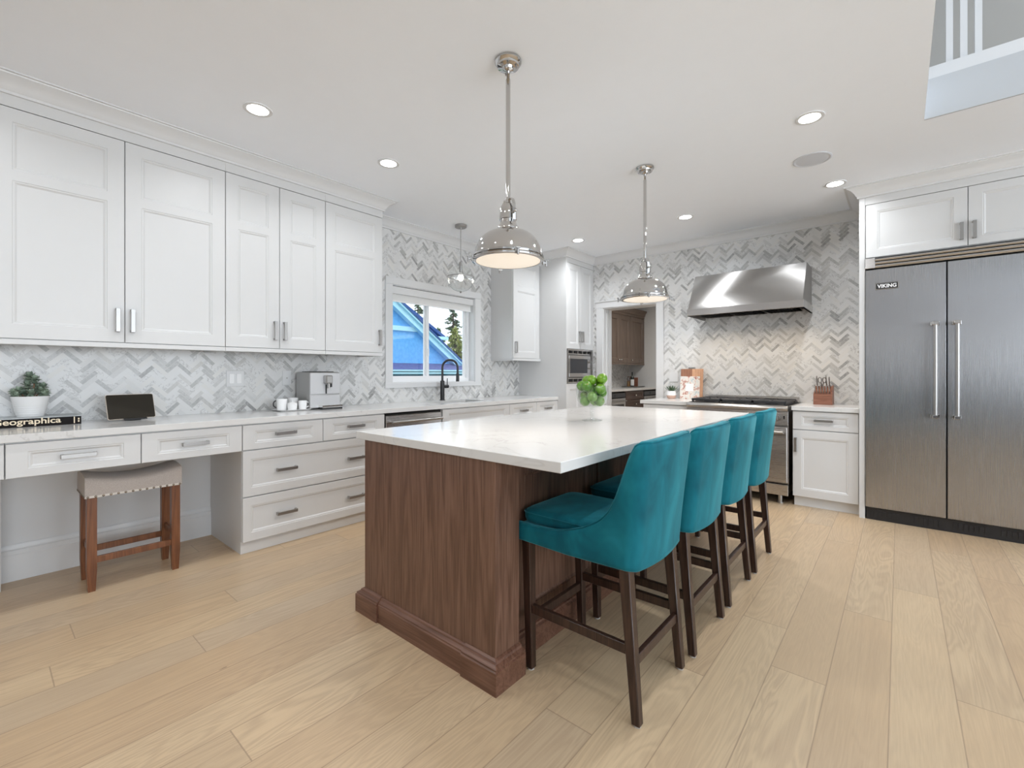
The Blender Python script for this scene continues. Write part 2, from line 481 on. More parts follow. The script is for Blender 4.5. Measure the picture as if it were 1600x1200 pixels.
# faces: 'L' faces +X (left wall runs), u=Y ; 'B' faces -Y (back wall runs), u=X
def fp(face, pos, u, v, w):
    return (pos+w, u, v) if face == 'L' else (u, pos-w, v)
def fbox(bm, face, pos, u0, u1, v0, v1, w0, w1, bev=0):
    a = fp(face, pos, u0, v0, w0); b = fp(face, pos, u1, v1, w1)
    return bx(bm, a[0], b[0], a[1], b[1], a[2], b[2], bev)
def panel_front(bm, face, pos, u0, u1, v0, v1, holes, t=.02, d=.009, raised=False):
    """door or drawer front; outer face at w=0, holes [(v0,v1)] share the stile width"""
    F = lambda u, v, w: bm.verts.new(fp(face, pos, u, v, w))
    quad = lambda a, b, c, e: bm.faces.new([F(*a), F(*b), F(*c), F(*e)])
    e = .0015
    U0, U1, V0, V1 = u0+e, u1-e, v0+e, v1-e
    ha, hb = holes[0][0], holes[0][1]
    quad((U0, V0, 0), (ha, V0, 0), (ha, V1, 0), (U0, V1, 0))
    quad((hb, V0, 0), (U1, V0, 0), (U1, V1, 0), (hb, V1, 0))
    vs = [V0]
    for h in sorted(holes, key=lambda q: q[2]): vs += [h[2], h[3]]
    vs.append(V1)
    for i in range(0, len(vs), 2): quad((ha, vs[i], 0), (hb, vs[i], 0), (hb, vs[i+1], 0), (ha, vs[i+1], 0))
    for h in holes:
        steps = [(0, 0), (.003, -.003), (.009, -.003), (.018, -d), (.020, -d)]
        R = []
        for i, w in steps:
            R.append([(h[0]+i, h[2]+i, w), (h[1]-i, h[2]+i, w), (h[1]-i, h[3]-i, w), (h[0]+i, h[3]-i, w)])
        for a, b in zip(R, R[1:]):
            for k in range(4):
                m = (k+1) % 4; quad(a[k], a[m], b[m], b[k])
        quad(*R[-1])
    # chamfered rim, sides, back
    o = [(U0, V0), (U1, V0), (U1, V1), (U0, V1)]; O = [(u0, v0), (u1, v0), (u1, v1), (u0, v1)]
    for k in range(4):
        m = (k+1) % 4
        quad((*O[k], -e), (*O[m], -e), (*o[m], 0), (*o[k], 0))
        quad((*O[k], -t), (*O[m], -t), (*O[m], -e), (*O[k], -e))
    quad(*[(*q, -t) for q in O[::-1]])
    return bm
def pull(parent, face, pos, uc, vc, length, vertical, mat='nickel', name='handle'):
    bm = nb(); h = length/2; s = .0105; dep = .032
    if vertical:
        fbox(bm, face, pos, uc-s, uc+s, vc-h, vc+h, dep-.010, dep, .001)
        for q in (vc-h, vc+h-.012): fbox(bm, face, pos, uc-s, uc+s, q, q+.012, 0.0, dep-.009)
    else:
        fbox(bm, face, pos, uc-h, uc+h, vc-s, vc+s, dep-.010, dep, .001)
        for q in (uc-h, uc+h-.012): fbox(bm, face, pos, q, q+.012, vc-s, vc+s, 0.0, dep-.009)
    return finish(name, bm, mat, parent)
def front(parent, name, face, pos, u0, u1, v0, v1, stile=.075, splits=None, mat='paint', handles=(), rail=None, gap=.0021, d=.009):
    rail = rail if rail is not None else stile
    a, b = u0+gap, u1-gap; c, e = v0+gap, v1-gap
    if splits is None: hs = [(a+stile, b-stile, c+rail, e-rail)]
    else: hs = [(a+stile, b-stile, p, q) for p, q in splits]
    bm = nb(); panel_front(bm, face, pos, a, b, c, e, hs, d=d)
    o = finish(name, bm, mat, parent, None, None, False)
    for h in handles: pull(o, face, pos, *h)
    return o

# ------------------------------------------------------------------ the setting
WX = -3.99        # left wall
WY = 5.51         # back wall
ZC = 2.79         # ceiling
bm = nb(); bx(bm, -5.0, 5.6, -4.9, 9.8, -.05, 0)
struct('floor', bm, 'floor')
# ceiling slab around the open void above the living side
bm = nb()
ZT = 3.03
bx(bm, -4.3, .115, -4.9, WY+.2, ZC, ZT); bx(bm, .115, 5.6, 3.81, WY+.2, ZC, ZT)
bx(bm, .115, 5.6, -4.9, -2.2, ZC, ZT); bx(bm, 5.0, 5.6, -2.2, 3.81, ZC, ZT)
struct('ceiling', bm, 'ceiling')
bm = nb(); bx(bm, -4.8, -1.6, WY+.2, 9.8, ZC, ZT); struct('ceiling_pantry', bm, 'ceiling')
bm = nb(); bx(bm, -1.0, 5.6, -2.4, 6.4, 5.6, 5.7); struct('ceiling_upper', bm, 'ceiling')
# left wall with the window opening; tile above counter height, paint below
wy0, wy1, wz0, wz1 = 2.78, 3.975, 1.12, 2.14
bm = nb()
bx(bm, WX-.16, WX, -4.9, WY+.2, 0, .90)
bx(bm, WX-.16, WX, -4.9, -1.0, .90, ZC)
bm.faces.ensure_lookup_table()
nf = len(bm.faces)
bx(bm, WX-.16, WX, -1.0, wy0, .90, ZC); bx(bm, WX-.16, WX, wy1, WY+.2, .90, ZC)
bx(bm, WX-.16, WX, wy0, wy1, .90, wz0); bx(bm, WX-.16, WX, wy0, wy1, wz1, ZC)
bm.faces.ensure_lookup_table()
for k, f in enumerate(bm.faces):
    f.material_index = 1 if k >= nf else 0
struct('wall_left', bm, ['wallpaint', 'tile_y'])
# back wall with the pantry opening
dx0, dx1, dz = -3.06, -2.31, 2.10
bm = nb()
bx(bm, WX-.0, dx0, WY, WY+.2, 0, ZC); bx(bm, dx1, 5.6, WY, WY+.2, 0, ZC); bx(bm, dx0, dx1, WY, WY+.2, dz, ZC)
struct('wall_back', bm, 'tile_x')
# door casing of the pantry opening
bm = nb()
for x0, x1 in ((dx0-.10, dx0), (dx1, dx1+.088)):
    bx(bm, x0, x1, WY-.02, WY, 0, dz, .003)
bx(bm, dx0-.105, dx1+.093, WY-.022, WY, dz, dz+.078, .002)
bx(bm, dx0-.115, dx1+.103, WY-.038, WY, dz+.078, dz+.096, .004)
struct('trim_1', bm, 'trim')
bm = nb()
bx(bm, dx0, dx0+.012, WY-.005, WY+.21, 0, dz); bx(bm, dx1-.012, dx1, WY-.005, WY+.21, 0, dz)
bx(bm, dx0+.012, dx1-.012, WY-.005, WY+.21, dz-.012, dz)
bx(bm, dx0+.012, dx0+.024, WY+.06, WY+.10, 0, dz-.012); bx(bm, dx0+.012, dx0+.024, WY+.12, WY+.16, 0, dz-.012)
struct('trim_2', bm, 'trim')
# pantry shell
bm = nb(); bx(bm, -4.78, -4.62, WY+.2, 9.65, 0, .92); bx(bm, -4.78, -4.62, WY+.2, 9.65, 1.47, ZC)
bm.faces.ensure_lookup_table(); nf = len(bm.faces)
bx(bm, -4.78, -4.62, WY+.2, 9.65, .92, 1.47)
for k, f in enumerate(list(bm.faces)): f.material_index = 1 if k >= nf else 0
struct('wall_pantry_left', bm, ['wallpaint', 'tile_small'])
bm = nb(); bx(bm, -4.62, -1.6, 9.49, 9.65, 0, ZC); struct('wall_pantry_back', bm, 'wallpaint')
bm = nb(); bx(bm, -1.75, -1.6, WY+.2, 9.49, 0, ZC); struct('wall_pantry_right', bm, 'wallpaint')
# living side: unseen south wall and east wall with an assumed big window, upper walls of the void
bm = nb()
bx(bm, WX, 5.0, -4.4, -4.25, 0, ZC)
struct('wall_south', bm, 'wallpaint')
bm = nb(); bx(bm, WX, 5.0, -4.25, -4.23, .14, 1.05); struct('added_wall_panel', bm, plain('added_slate', (.16, .17, .19), .5))  # unseen dark panel, added to darken the lower reflection in the refrigerator doors
bm = nb(); bx(bm, WX, 5.0, -4.25, -4.215, 0, .14); bx(bm, WX, 5.0, -4.25, -4.215, 1.05, 1.10); struct('trim_5', bm, 'trim')
bm = nb()
bx(bm, 5.0, 5.2, -4.4, -3.1, 0, ZC); bx(bm, 5.0, 5.2, 4.1, WY, 0, ZC)
bx(bm, 5.0, 5.2, -3.1, 4.1, 0, .30)
bx(bm, 5.0, 5.2, -3.1, 4.1, 4.5, 5.6); bx(bm, 5.0, 5.2, -4.4, -3.1, ZT, 5.6); bx(bm, 5.0, 5.2, 4.1, 6.4, ZT, 5.6)
struct('wall_east', bm, 'wallpaint')
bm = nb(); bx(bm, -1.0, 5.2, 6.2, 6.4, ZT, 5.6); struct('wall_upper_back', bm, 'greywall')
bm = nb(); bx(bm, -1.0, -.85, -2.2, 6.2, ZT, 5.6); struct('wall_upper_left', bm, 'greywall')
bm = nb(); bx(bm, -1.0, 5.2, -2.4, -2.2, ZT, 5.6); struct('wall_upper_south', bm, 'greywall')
def big_window(n, pts, bars):
    bm = nb()
    for a in bars: bx(bm, *a)
    o = struct('window_%d' % n, bm, 'vinyl')
    bm = nb(); bx(bm, *pts); finish('pane', bm, 'pane', o, None)
big_window(2, (5.09, 5.095, -3.1, 4.1, .30, 4.5),
    [(5.05, 5.14, -3.1, 4.1, .30, .36), (5.05, 5.14, -3.1, 4.1, 4.44, 4.5), (5.05, 5.14, -3.1, 4.1, 2.72, 2.84)] + [(5.05, 5.14, y-.03, y+.03, .36, 4.44) for y in (-3.07, -1.3, .5, 2.3, 4.07)])

# crown moulding following the cabinets and walls
crown = [(0, ZC-.092), (.014, ZC-.092), (.014, ZC-.078), (.022, ZC-.072), (.030, ZC-.055), (.052, ZC-.030), (.082, ZC-.014), (.084, ZC-.008), (.100, ZC-.008), (.100, ZC-.0), (0, ZC)]
LU, RU, TALLX, TALLY = -3.59, -3.62, -3.215, 4.84      # upper cabinet face planes, tall cabinet
UE = 2.402
bm = nb()
sweep(bm, [(LU, -1.2), (LU, UE), (WX, UE), (WX, 4.275), (RU, 4.275), (RU, TALLY), (TALLX, TALLY), (TALLX, WY), (-.262, WY), (-.262, 4.85), (1.03, 4.85), (1.03, WY), (5.0, WY)], crown)
struct('trim_3', bm, 'trim', smooth=30)

# knee-space baseboard
bm = nb()
bb = [(0, 0), (.020, 0), (.020, .150), (.016, .156), (.016, .178), (.010, .184), (.010, .200), (.004, .212), (0, .212)]
sweep(bm, [(WX, -1.2), (WX, 1.154)], bb); struct('baseboard_left', bm, 'trim', smooth=30)

# the kitchen window
GX = WX-.10
bm = nb()
# casing on the wall
bx(bm, WX, WX+.016, wy0-.085, wy0, wz0-.045, wz1+.0, .002); bx(bm, WX, WX+.016, wy1, wy1+.10, wz0-.045, wz1, .002)
bx(bm, WX, WX+.018, wy0-.085, wy1+.10, wz1, wz1+.075, .002)
bx(bm, WX, WX+.022, wy0-.09, wy1+.105, wz0-.05, wz0, .002)
# reveal
bx(bm, WX-.16, WX+.001, wy0, wy0+.008, wz0, wz1); bx(bm, WX-.16, WX+.001, wy1-.008, wy1, wz0, wz1)
bx(bm, WX-.16, WX+.001, wy0, wy1, wz0, wz0+.008); bx(bm, WX-.16, WX+.001, wy0, wy1, wz1-.008, wz1)
win = struct('window_1', bm, 'trim')
bm = nb()
a0, a1, b0, b1 = wy0+.008, wy1-.008, wz0+.008, wz1-.008
def frame(bm, y0, y1, z0, z1, w, x0, x1):
    bx(bm, x0, x1, y0, y0+w, z0, z1); bx(bm, x0, x1, y1-w, y1, z0, z1)
    bx(bm, x0, x1, y0+w, y1-w, z0, z0+w); bx(bm, x0, x1, y0+w, y1-w, z1-w, z1)
frame(bm, a0, a1, b0, b1, .035, GX-.035, GX+.012)
finish('window_frame', bm, 'vinyl', win, None)
ym = 3.325
for nm, y0, y1, xo in (('window_sash', a0+.035, ym+.018, .0), ('window_sash', ym-.035, a1-.035, -.02)):
    bm = nb(); frame(bm, y0, y1, b0+.03, b1-.035, .034, GX-.014+xo, GX+.006+xo); s_ = finish(nm, bm, 'vinyl', win, None)
    bm = nb(); bx(bm, GX-.005+xo, GX-.002+xo, y0+.034, y1-.034, b0+.064, b1-.069); finish('pane', bm, 'pane', s_, None)
bm = nb(); bx(bm, GX+.006, GX+.02, ym-.006, ym+.012, 1.42, 1.50, .002); finish('window_latch', bm, 'vinyl', win)

# balustrade of the upper landing
area_light('landing_fill_light', (1.6, 5.0, 5.4), (0, 0, 0), 1.6, .8, 9, (1, .96, .92))  # unseen fill light added to brighten the wall behind the balusters
bm = nb(); bx(bm, .115, 5.0, 3.796, 3.809, ZC, ZT); struct('trim_6', bm, plain('fascia_dimmed_paint', (.50, .515, .53), .6))  # thin board added over the fascia, greyed to offset the strong east fill
bal = thing('balustrade', 'white landing balustrade with grouped square balusters above the ceiling opening', 'railing', (.9, 3.85, ZT))
bm = nb(); bx(bm, .135, 5.0, 3.80, 3.90, ZT, ZT+.075); finish('bottom_rail', bm, 'trim', bal, None)
bm = nb(); bx(bm, .135, 5.0, 3.81, 3.89, ZT+.95, ZT+1.0); finish('handrail', bm, 'trim', bal, None)
bx0 = .215
g = 0
for grp in range(4):
    for k in range(3):
        x = bx0+grp*.98+k*.062
        bm = nb(); bx(bm, x, x+.031, 3.835, 3.866, ZT+.075, ZT+.95); finish('baluster', bm, 'trim', bal, None)

# ------------------------------------------------------------------ left run: wall cabinets
CB = 1.408; CT = 2.634
def wall_cab(label, y0, y1, doors, pos, rail_z=1.378, group=None, panels=True):
    root = thing('wall_cabinet', label, 'cabinet', (pos-.15, (y0+y1)/2, rail_z), group)
    bm = nb(); bx(bm, WX+.001, pos-.0205, y0+.0005, y1-.0005, rail_z+.014, ZC-.002)
    finish('cabinet_box', bm, 'paint', root)
    bm = nb(); bx(bm, pos-.030, pos+.001, y0+.0005, y1-.0005, rail_z, CB-.002, .002); bx(bm, WX+.001, pos-.030, y0+.0005, y0+.018, rail_z, rail_z+.016); bx(bm, WX+.001, pos-.030, y1-.018, y1-.0005, rail_z, rail_z+.016)
    finish('light_rail', bm, 'paint', root)
    bm = nb(); bx(bm, pos-.0205, pos, y0+.0005, y1-.0005, CT+.002, ZC-.002); finish('frieze', bm, 'paint', root)
    for a, b, hu in doors:
        front(root, 'door', 'L', pos, a, b, CB, CT, .078, [(1.487, 2.250), (2.305, 2.560)], handles=[(hu, 1.543, .14, True)])
    return root
wall_cab('white two-door wall cabinet at the far left, above the potted succulent', .044, 1.130, [(.044, .587, .552), (.587, 1.130, .622)], LU)
wall_cab('narrow two-door white wall cabinet between the two wider cabinets', 1.130, 1.858, [(1.130, 1.496, 1.461), (1.496, 1.858, 1.531)], LU)
wall_cab('single-door white wall cabinet above the coffee machine, left of the window', 1.858, UE, [(1.858, UE-.002, UE-.035)], LU)
wall_cab('small white wall cabinet between the window and the tall oven cabinet', 4.275, TALLY, [(4.282, TALLY-.03, 4.325)], RU)

# ------------------------------------------------------------------ left run: base units
LF = -3.345; CZ = .88
def carcass(root, y0, y1, z0=.085, z1=CZ-.002, back=WX+.001, toe=True, pos=LF):
    bm = nb(); bx(bm, back, pos-.0205, y0+.0005, y1-.0005, z0, z1); finish('cabinet_box', bm, 'paint', root)
    if toe:
        bm = nb(); bx(bm, back, pos-.038, y0+.0005, y1-.0005, 0, z0, .001); finish('toe_kick', bm, 'paint', root)
# desk drawer units (open knee space below)
def desk(label, y0, y1, edges, hz):
    root = thing('desk_drawer_unit', label, 'desk drawers', (LF-.3, (y0+y1)/2, .70))
    bm = nb(); bx(bm, WX+.001, LF-.0205, y0+.0005, y1-.0005, .706, CZ-.002); finish('cabinet_box', bm, 'paint', root)
    for a, b in edges:
        front(root, 'drawer', 'L', LF, a, b, .700, .874, .075, rail=.042, handles=[((a+b)/2, .787, .14, False)])
desk('white pair of desk drawers above the knee space with the grey stool', .092, 1.153, [(.092, .620), (.620, 1.153)], 0)
desk('white desk drawer at the left edge, left of the knee space', -.95, .091, [(-.43, .091), (-.95, -.43)], 0)
bm = nb(); bx(bm, WX+.022, -3.825, .050, .090, 0, .705, .001)
tag(finish('desk_support_panel', bm, 'paint'), 'white support panel under the desk at the left edge', 'panel')
# drawer bank
y0, y1 = 1.154, 2.262
root = thing('drawer_cabinet', 'white drawer cabinet with two small over two wide drawers, under the coffee machine', 'cabinet', (-3.6, 1.7, 0))
carcass(root, y0, y1)
front(root, 'drawer', 'L', LF, y0, 1.713, .703, .874, .075, rail=.042, handles=[((y0+1.713)/2, .800, .14, False)])
front(root, 'drawer', 'L', LF, 1.713, y1-.004, .703, .874, .075, rail=.042, handles=[(1.985, .800, .14, False)])
for a, b in ((.388, .700), (.085, .385)):
    front(root, 'drawer', 'L', LF, y0, y1-.004, a, b, .050, rail=.056, handles=[(1.440, (a+b)/2, .14, False), (1.985, (a+b)/2, .14, False)])
# dishwasher
dw = thing('dishwasher', 'stainless steel dishwasher with a bar handle under the white counter', 'dishwasher', (-3.6, 2.58, 0))
bm = nb(); bx(bm, WX+.02, LF-.03, 2.266, 2.902, .0, .868); finish('tub', bm, 'void', dw)
bm = nb(); bx(bm, LF-.028, LF-.004, 2.275, 2.893, .10, .855, .004); finish('door', bm, 'steel_y', dw)
bm = nb(); cyl(bm, (LF+.045, 2.305, .800), (LF+.045, 2.865, .800), .012, n=16)
for q in (2.325, 2.845): cyl(bm, (LF-.004, q, .800), (LF+.045, q, .800), .009, n=12)
finish('handle', bm, 'nickel', dw)
# sink base with false panel and doors
root = thing('sink_cabinet', 'white sink base cabinet with a plain panel right of the dishwasher', 'cabinet', (-3.6, 3.4, 0))
bm = nb(); bx(bm, WX+.001, LF-.0205, 2.904, 3.892, .085, .60); bx(bm, LF-.045, LF-.0205, 2.904, 3.892, .60, CZ-.002)
bx(bm, WX+.001, LF-.045, 2.904, 2.922, .60, CZ-.002); bx(bm, WX+.001, LF-.045, 3.874, 3.892, .60, CZ-.002); finish('cabinet_box', bm, 'paint', root)
bm = nb(); bx(bm, WX+.001, LF-.038, 2.904, 3.892, 0, .085); finish('toe_kick', bm, 'paint', root)
front(root, 'drawer_panel', 'L', LF, 2.905, 3.892, .703, .874, .075, rail=.042)
front(root, 'door', 'L', LF, 2.905, 3.398, .085, .700, .075, handles=[(3.36, .60, .14, True)])
front(root, 'door', 'L', LF, 3.398, 3.892, .085, .700, .075, handles=[(3.435, .60, .14, True)])
# two drawer stacks by the tall cabinet
for lab, a, b, e in (('white three-drawer base cabinet between the sink and the corner drawers', 3.893, 4.390, 0), ('white narrow drawer base cabinet beside the tall oven cabinet', 4.391, TALLY-.001, 0)):
    root = thing('drawer_cabinet', lab, 'cabinet', (-3.6, (a+b)/2, 0)); carcass(root, a, b)
    for z0, z1 in ((.703, .874), (.395, .700), (.085, .392)):
        front(root, 'drawer', 'L', LF, a, b-.0, z0, z1, .065, rail=.042 if z0 > .7 else .055, handles=[((a+b)/2, (z0+z1)/2, .12, False)])
# left countertop with sink cut-out
sx0, sx1, sy0, sy1 = -3.86, -3.485, 3.0, 3.70
bm = nb()
CX1 = LF+.012; ctop, cb = .92, .881
bx(bm, WX+.001, CX1, -.95, sy0, cb, ctop, .0015); bx(bm, WX+.001, CX1, sy1, TALLY-.002, cb, ctop, .0015)
bx(bm, WX+.001, sx0, sy0-.001, sy1+.001, cb, ctop-.0001); bx(bm, sx1, CX1, sy0-.001, sy1+.001, cb, ctop-.0001)
tag(finish('countertop', bm, 'quartz'), 'long white quartz countertop running along the left wall under the window', 'countertop')
bm = nb()
w = .006; zb = .70
bx(bm, sx0-.012, sx0-.001, sy0-.012, sy1+.012, zb, cb-.001); bx(bm, sx1+.001, sx1+.012, sy0-.012, sy1+.012, zb, cb-.001)
bx(bm, sx0-.001, sx1+.001, sy0-.012, sy0-.001, zb, cb-.001); bx(bm, sx0-.001, sx1+.001, sy1+.001, sy1+.012, zb, cb-.001)
bx(bm, sx0-.012, sx1+.012, sy0-.012, sy1+.012, zb-.008, zb)
tag(finish('sink', bm, 'steel_h'), 'undermount stainless steel sink in the counter under the window', 'sink')
# faucet
fx, fy = -3.885, 3.37
fa = thing('faucet', 'matte black gooseneck kitchen faucet standing behind the sink', 'faucet', (fx, fy, .92))
bm = nb(); lathe(bm, fx, fy, [(.030, .92), (.030, .926), (.024, .930), (.024, 1.135), (.019, 1.14)], 24); cyl(bm, (fx, fy, 1.075), (fx+.012, fy+.075, 1.075), .019, n=16); finish('body', bm, 'black', fa)
bm = nb(); cyl(bm, (fx+.010, fy+.062, 1.075), (fx+.012, fy+.062, 1.165), .005, .004, n=10); finish('lever', bm, 'black', fa)
R_ = .085
arc = [(fx, fy, 1.13), (fx, fy, 1.22), (fx, fy, 1.285)]
dxx, dyy = .75, .66
for k in range(1, 13):
    a = PI*k/12; q = R_*(1-math.cos(a)); arc.append((fx+q*dxx, fy+q*dyy, 1.285+R_*math.sin(a)))
e = arc[-1]; arc += [(e[0], e[1], 1.24), (e[0], e[1], 1.215)]
bm = nb(); tube(bm, arc, .0125, 14); finish('spout', bm, 'black', fa)
bm = nb(); cyl(bm, (e[0], e[1], 1.22), (e[0], e[1], 1.13), .017, .019, n=18); finish('spray_head', bm, 'black', fa)

# ------------------------------------------------------------------ tall cabinet with microwave
ty0, ty1 = TALLY, WY-.001
root = thing('tall_cabinet', 'tall white pantry cabinet in the far corner holding the microwave', 'cabinet', (-3.6, 5.17, 0))
P = TALLX
bm = nb()
bx(bm, WX+.001, P-.0205, ty0, ty0+.018, .085, ZC-.002); bx(bm, WX+.001, P-.0205, ty1-.018, ty1, .085, ZC-.002)
bx(bm, WX+.001, P-.0205, ty0+.018, ty1-.018, .085, 1.09); bx(bm, WX+.001, P-.0205, ty0+.018, ty1-.018, 1.535, ZC-.002)
bx(bm, P-.0205, P, ty0, ty1, CT+.002, ZC-.002); bx(bm, P-.0205, P, ty0, ty0+.012, .085, CT+.002); bx(bm, P-.0205, P, ty1-.006, ty1, .085, CT+.002)
finish('cabinet_box', bm, 'paint', root)
bm = nb(); bx(bm, WX+.001, P-.05, ty0, ty1, 0, .085); finish('toe_kick', bm, 'paint', root)
tm = (ty0+ty1)/2+.005; A, B = ty0+.012, ty1-.006
front(root, 'door', 'L', P, A, tm, 1.535, CT, .068, handles=[(tm-.035, 1.70, .14, True)])
front(root, 'door', 'L', P, tm, B, 1.535, CT, .068, handles=[(tm+.035, 1.70, .14, True)])
front(root, 'door', 'L', P, A, tm, .085, 1.088, .068, handles=[(tm-.035, .95, .14, True)])
front(root, 'door', 'L', P, tm, B, .085, 1.088, .068, handles=[(tm+.035, .95, .14, True)])
mw = thing('microwave', 'built-in stainless microwave with a vented trim frame in the tall cabinet', 'microwave', (P-.2, 5.17, 1.09))
A, B, z0, z1 = ty0+.020, ty1-.020, 1.092, 1.532
bm = nb(); bx(bm, WX+.05, P-.022, A, B, z0, z1); finish('housing', bm, 'void', mw)
bm = nb()
fbox(bm, 'L', P, A, A+.022, z0, z1, -.022, .006); fbox(bm, 'L', P, B-.045, B, z0, z1, -.022, .006)
for q0, q1 in ((z0, z0+.018), (z0+.055, z0+.070), (z1-.070, z1-.055), (z1-.018, z1)): fbox(bm, 'L', P, A+.022, B-.045, q0, q1, -.022, .006)
n = 5; wseg = (B-.045-A-.022)/n
for k in range(1, n): fbox(bm, 'L', P, A+.022+k*wseg-.006, A+.022+k*wseg+.006, z0+.018, z0+.055, -.022, .004); fbox(bm, 'L', P, A+.022+k*wseg-.006, A+.022+k*wseg+.006, z1-.055, z1-.018, -.022, .004)
finish('trim_frame', bm, 'steel_y', mw)
bm = nb(); da, db, dz0, dz1 = A+.030, B-.060, z0+.080, z1-.078; wb = db-.095
fbox(bm, 'L', P, da, db, dz0, dz0+.050, -.02, .012, .002); fbox(bm, 'L', P, da, db, dz1-.045, dz1, -.02, .012, .002)
fbox(bm, 'L', P, da, da+.020, dz0+.05, dz1-.045, -.02, .012); fbox(bm, 'L', P, wb, db, dz0+.05, dz1-.045, -.02, .012)
finish('door', bm, 'steel_y', mw)
bm = nb(); fbox(bm, 'L', P, da+.020, wb, dz0+.05, dz1-.045, -.01, .008); finish('window', bm, 'blackglass', mw)
bm = nb()
for q, r in ((dz1-.075, .024), (dz0+.12, .016)): cyl(bm, (P+.012, (wb+db)/2, q), (P+.030, (wb+db)/2, q), r, n=20)
finish('knob', bm, 'nickel', mw)

# ------------------------------------------------------------------ back run
BF = 4.90
def bfront(root, name, *a, **k): return front(root, name, 'B', BF, *a, **k)
root = thing('base_cabinet', 'white base cabinet with one drawer over one door, between range and refrigerator', 'cabinet', (-.5, 5.2, 0))
x0, x1 = -.757, -.264
bm = nb(); bx(bm, x0, x1, BF+.0205, WY-.001, .09, CZ-.002); finish('cabinet_box', bm, 'paint', root)
bm = nb(); bx(bm, x0+.008, x1, BF+.045, WY-.001, 0, .09); finish('toe_kick', bm, 'paint', root)
bfront(root, 'drawer', x0, x1-.004, .706, .874, .068, rail=.040, handles=[(-.518, .797, .14, False)])
bfront(root, 'door', x0, x1-.004, .092, .703, .068, handles=[(x0+.026, .566, .13, True)])
bm = nb(); bx(bm, x0-.006, x1-.001, BF-.018, WY-.001, .881, .92, .0015)
tag(finish('countertop', bm, 'quartz'), 'short white quartz countertop right of the range under the knife block', 'countertop')
root = thing('base_cabinet', 'white base cabinet left of the range beside the pantry doorway', 'cabinet', (-2.0, 5.2, 0))
x0, x1 = -2.215, -1.722
bm = nb(); bx(bm, x0, x1, BF+.0205, WY-.026, .09, CZ-.002); finish('cabinet_box', bm, 'paint', root)
bm = nb(); bx(bm, x0+.008, x1, BF+.045, WY-.026, 0, .09); finish('toe_kick', bm, 'paint', root)
bfront(root, 'drawer', x0, x1, .706, .874, .068, rail=.040)
bfront(root, 'door', x0, x1, .092, .703, .068, handles=[(x1-.03, .566, .13, True)])
bm = nb(); bx(bm, -2.245, x1+.004, BF-.018, WY-.040, .881, .92, .0015)
bx(bm, dx1+.098, x1+.004, WY-.041, WY-.001, .881, .9199)
tag(finish('countertop', bm, 'quartz'), 'short white quartz countertop left of the range beside the doorway', 'countertop')

# range
rx0, rx1 = -1.712, -.786; RF = 4.86
rg = thing('range', 'stainless steel gas range with black cast-iron grates', 'stove', (-1.25, 5.15, 0))
bm = nb(); bx(bm, rx0, rx1, RF+.03, WY-.002, .10, .900); finish('body', bm, 'steel_h', rg)
bm = nb(); bx(bm, rx0, rx1, RF+.03, WY-.002, .9005, .918, .002)
sweep(bm, [(rx0, RF+.005), (rx1, RF+.005)], [(-.03, .918)]+[(.032*math.cos(a), .893+.025*math.sin(a)) for a in [PI/2-PI*k/10 for k in range(11)]]+[(-.03, .868)])
finish('bullnose', bm, 'steel_h', rg)
bm = nb(); bx(bm, rx0, rx1, RF, RF+.03, .735, .868, .002); finish('control_panel', bm, 'steel_h', rg)
bm = nb(); bx(bm, rx0+.006, rx1-.006, RF-.012, RF+.03, .205, .722, .006); finish('oven_door', bm, 'steel_h', rg)
bm = nb(); cyl(bm, (rx0+.03, RF-.062, .675), (rx1-.03, RF-.062, .675), .014, n=18)
for q in (rx0+.045, rx1-.045): bx(bm, q-.014, q+.014, RF-.062, RF-.012, .660, .690, .003)
finish('oven_handle', bm, 'nickel', rg)
bm = nb(); bx(bm, rx0, rx1, RF-.002, RF+.03, .085, .185, .003); finish('kick_panel', bm, 'steel_h', rg)
for q in (rx0+.075, rx1-.075):
    for yy in (RF+.07, WY-.10):
        bm = nb(); cyl(bm, (q, yy, .0), (q, yy, .012), .028, n=18); cyl(bm, (q, yy, .012), (q, yy, .10), .020, n=18); finish('foot', bm, 'nickel', rg)
for k in range(7):
    q = rx0+.085+k*(rx1-rx0-.17)/6; zz = .812
    bm = nb(); cyl(bm, (q, RF, zz), (q, RF-.008, zz), .031, n=24); cyl(bm, (q, RF-.008, zz), (q, RF-.034, zz), .023, .021, n=24); bx(bm, q-.005, q+.005, RF-.040, RF-.030, zz-.021, zz+.021, .001)
    kb = finish('knob', bm, 'nickel', rg)
bm = nb(); bx(bm, rx1-.038, rx1-.026, RF-.004, RF+.001, .797, .827, .001); finish('oven_switch', bm, 'black', rg)
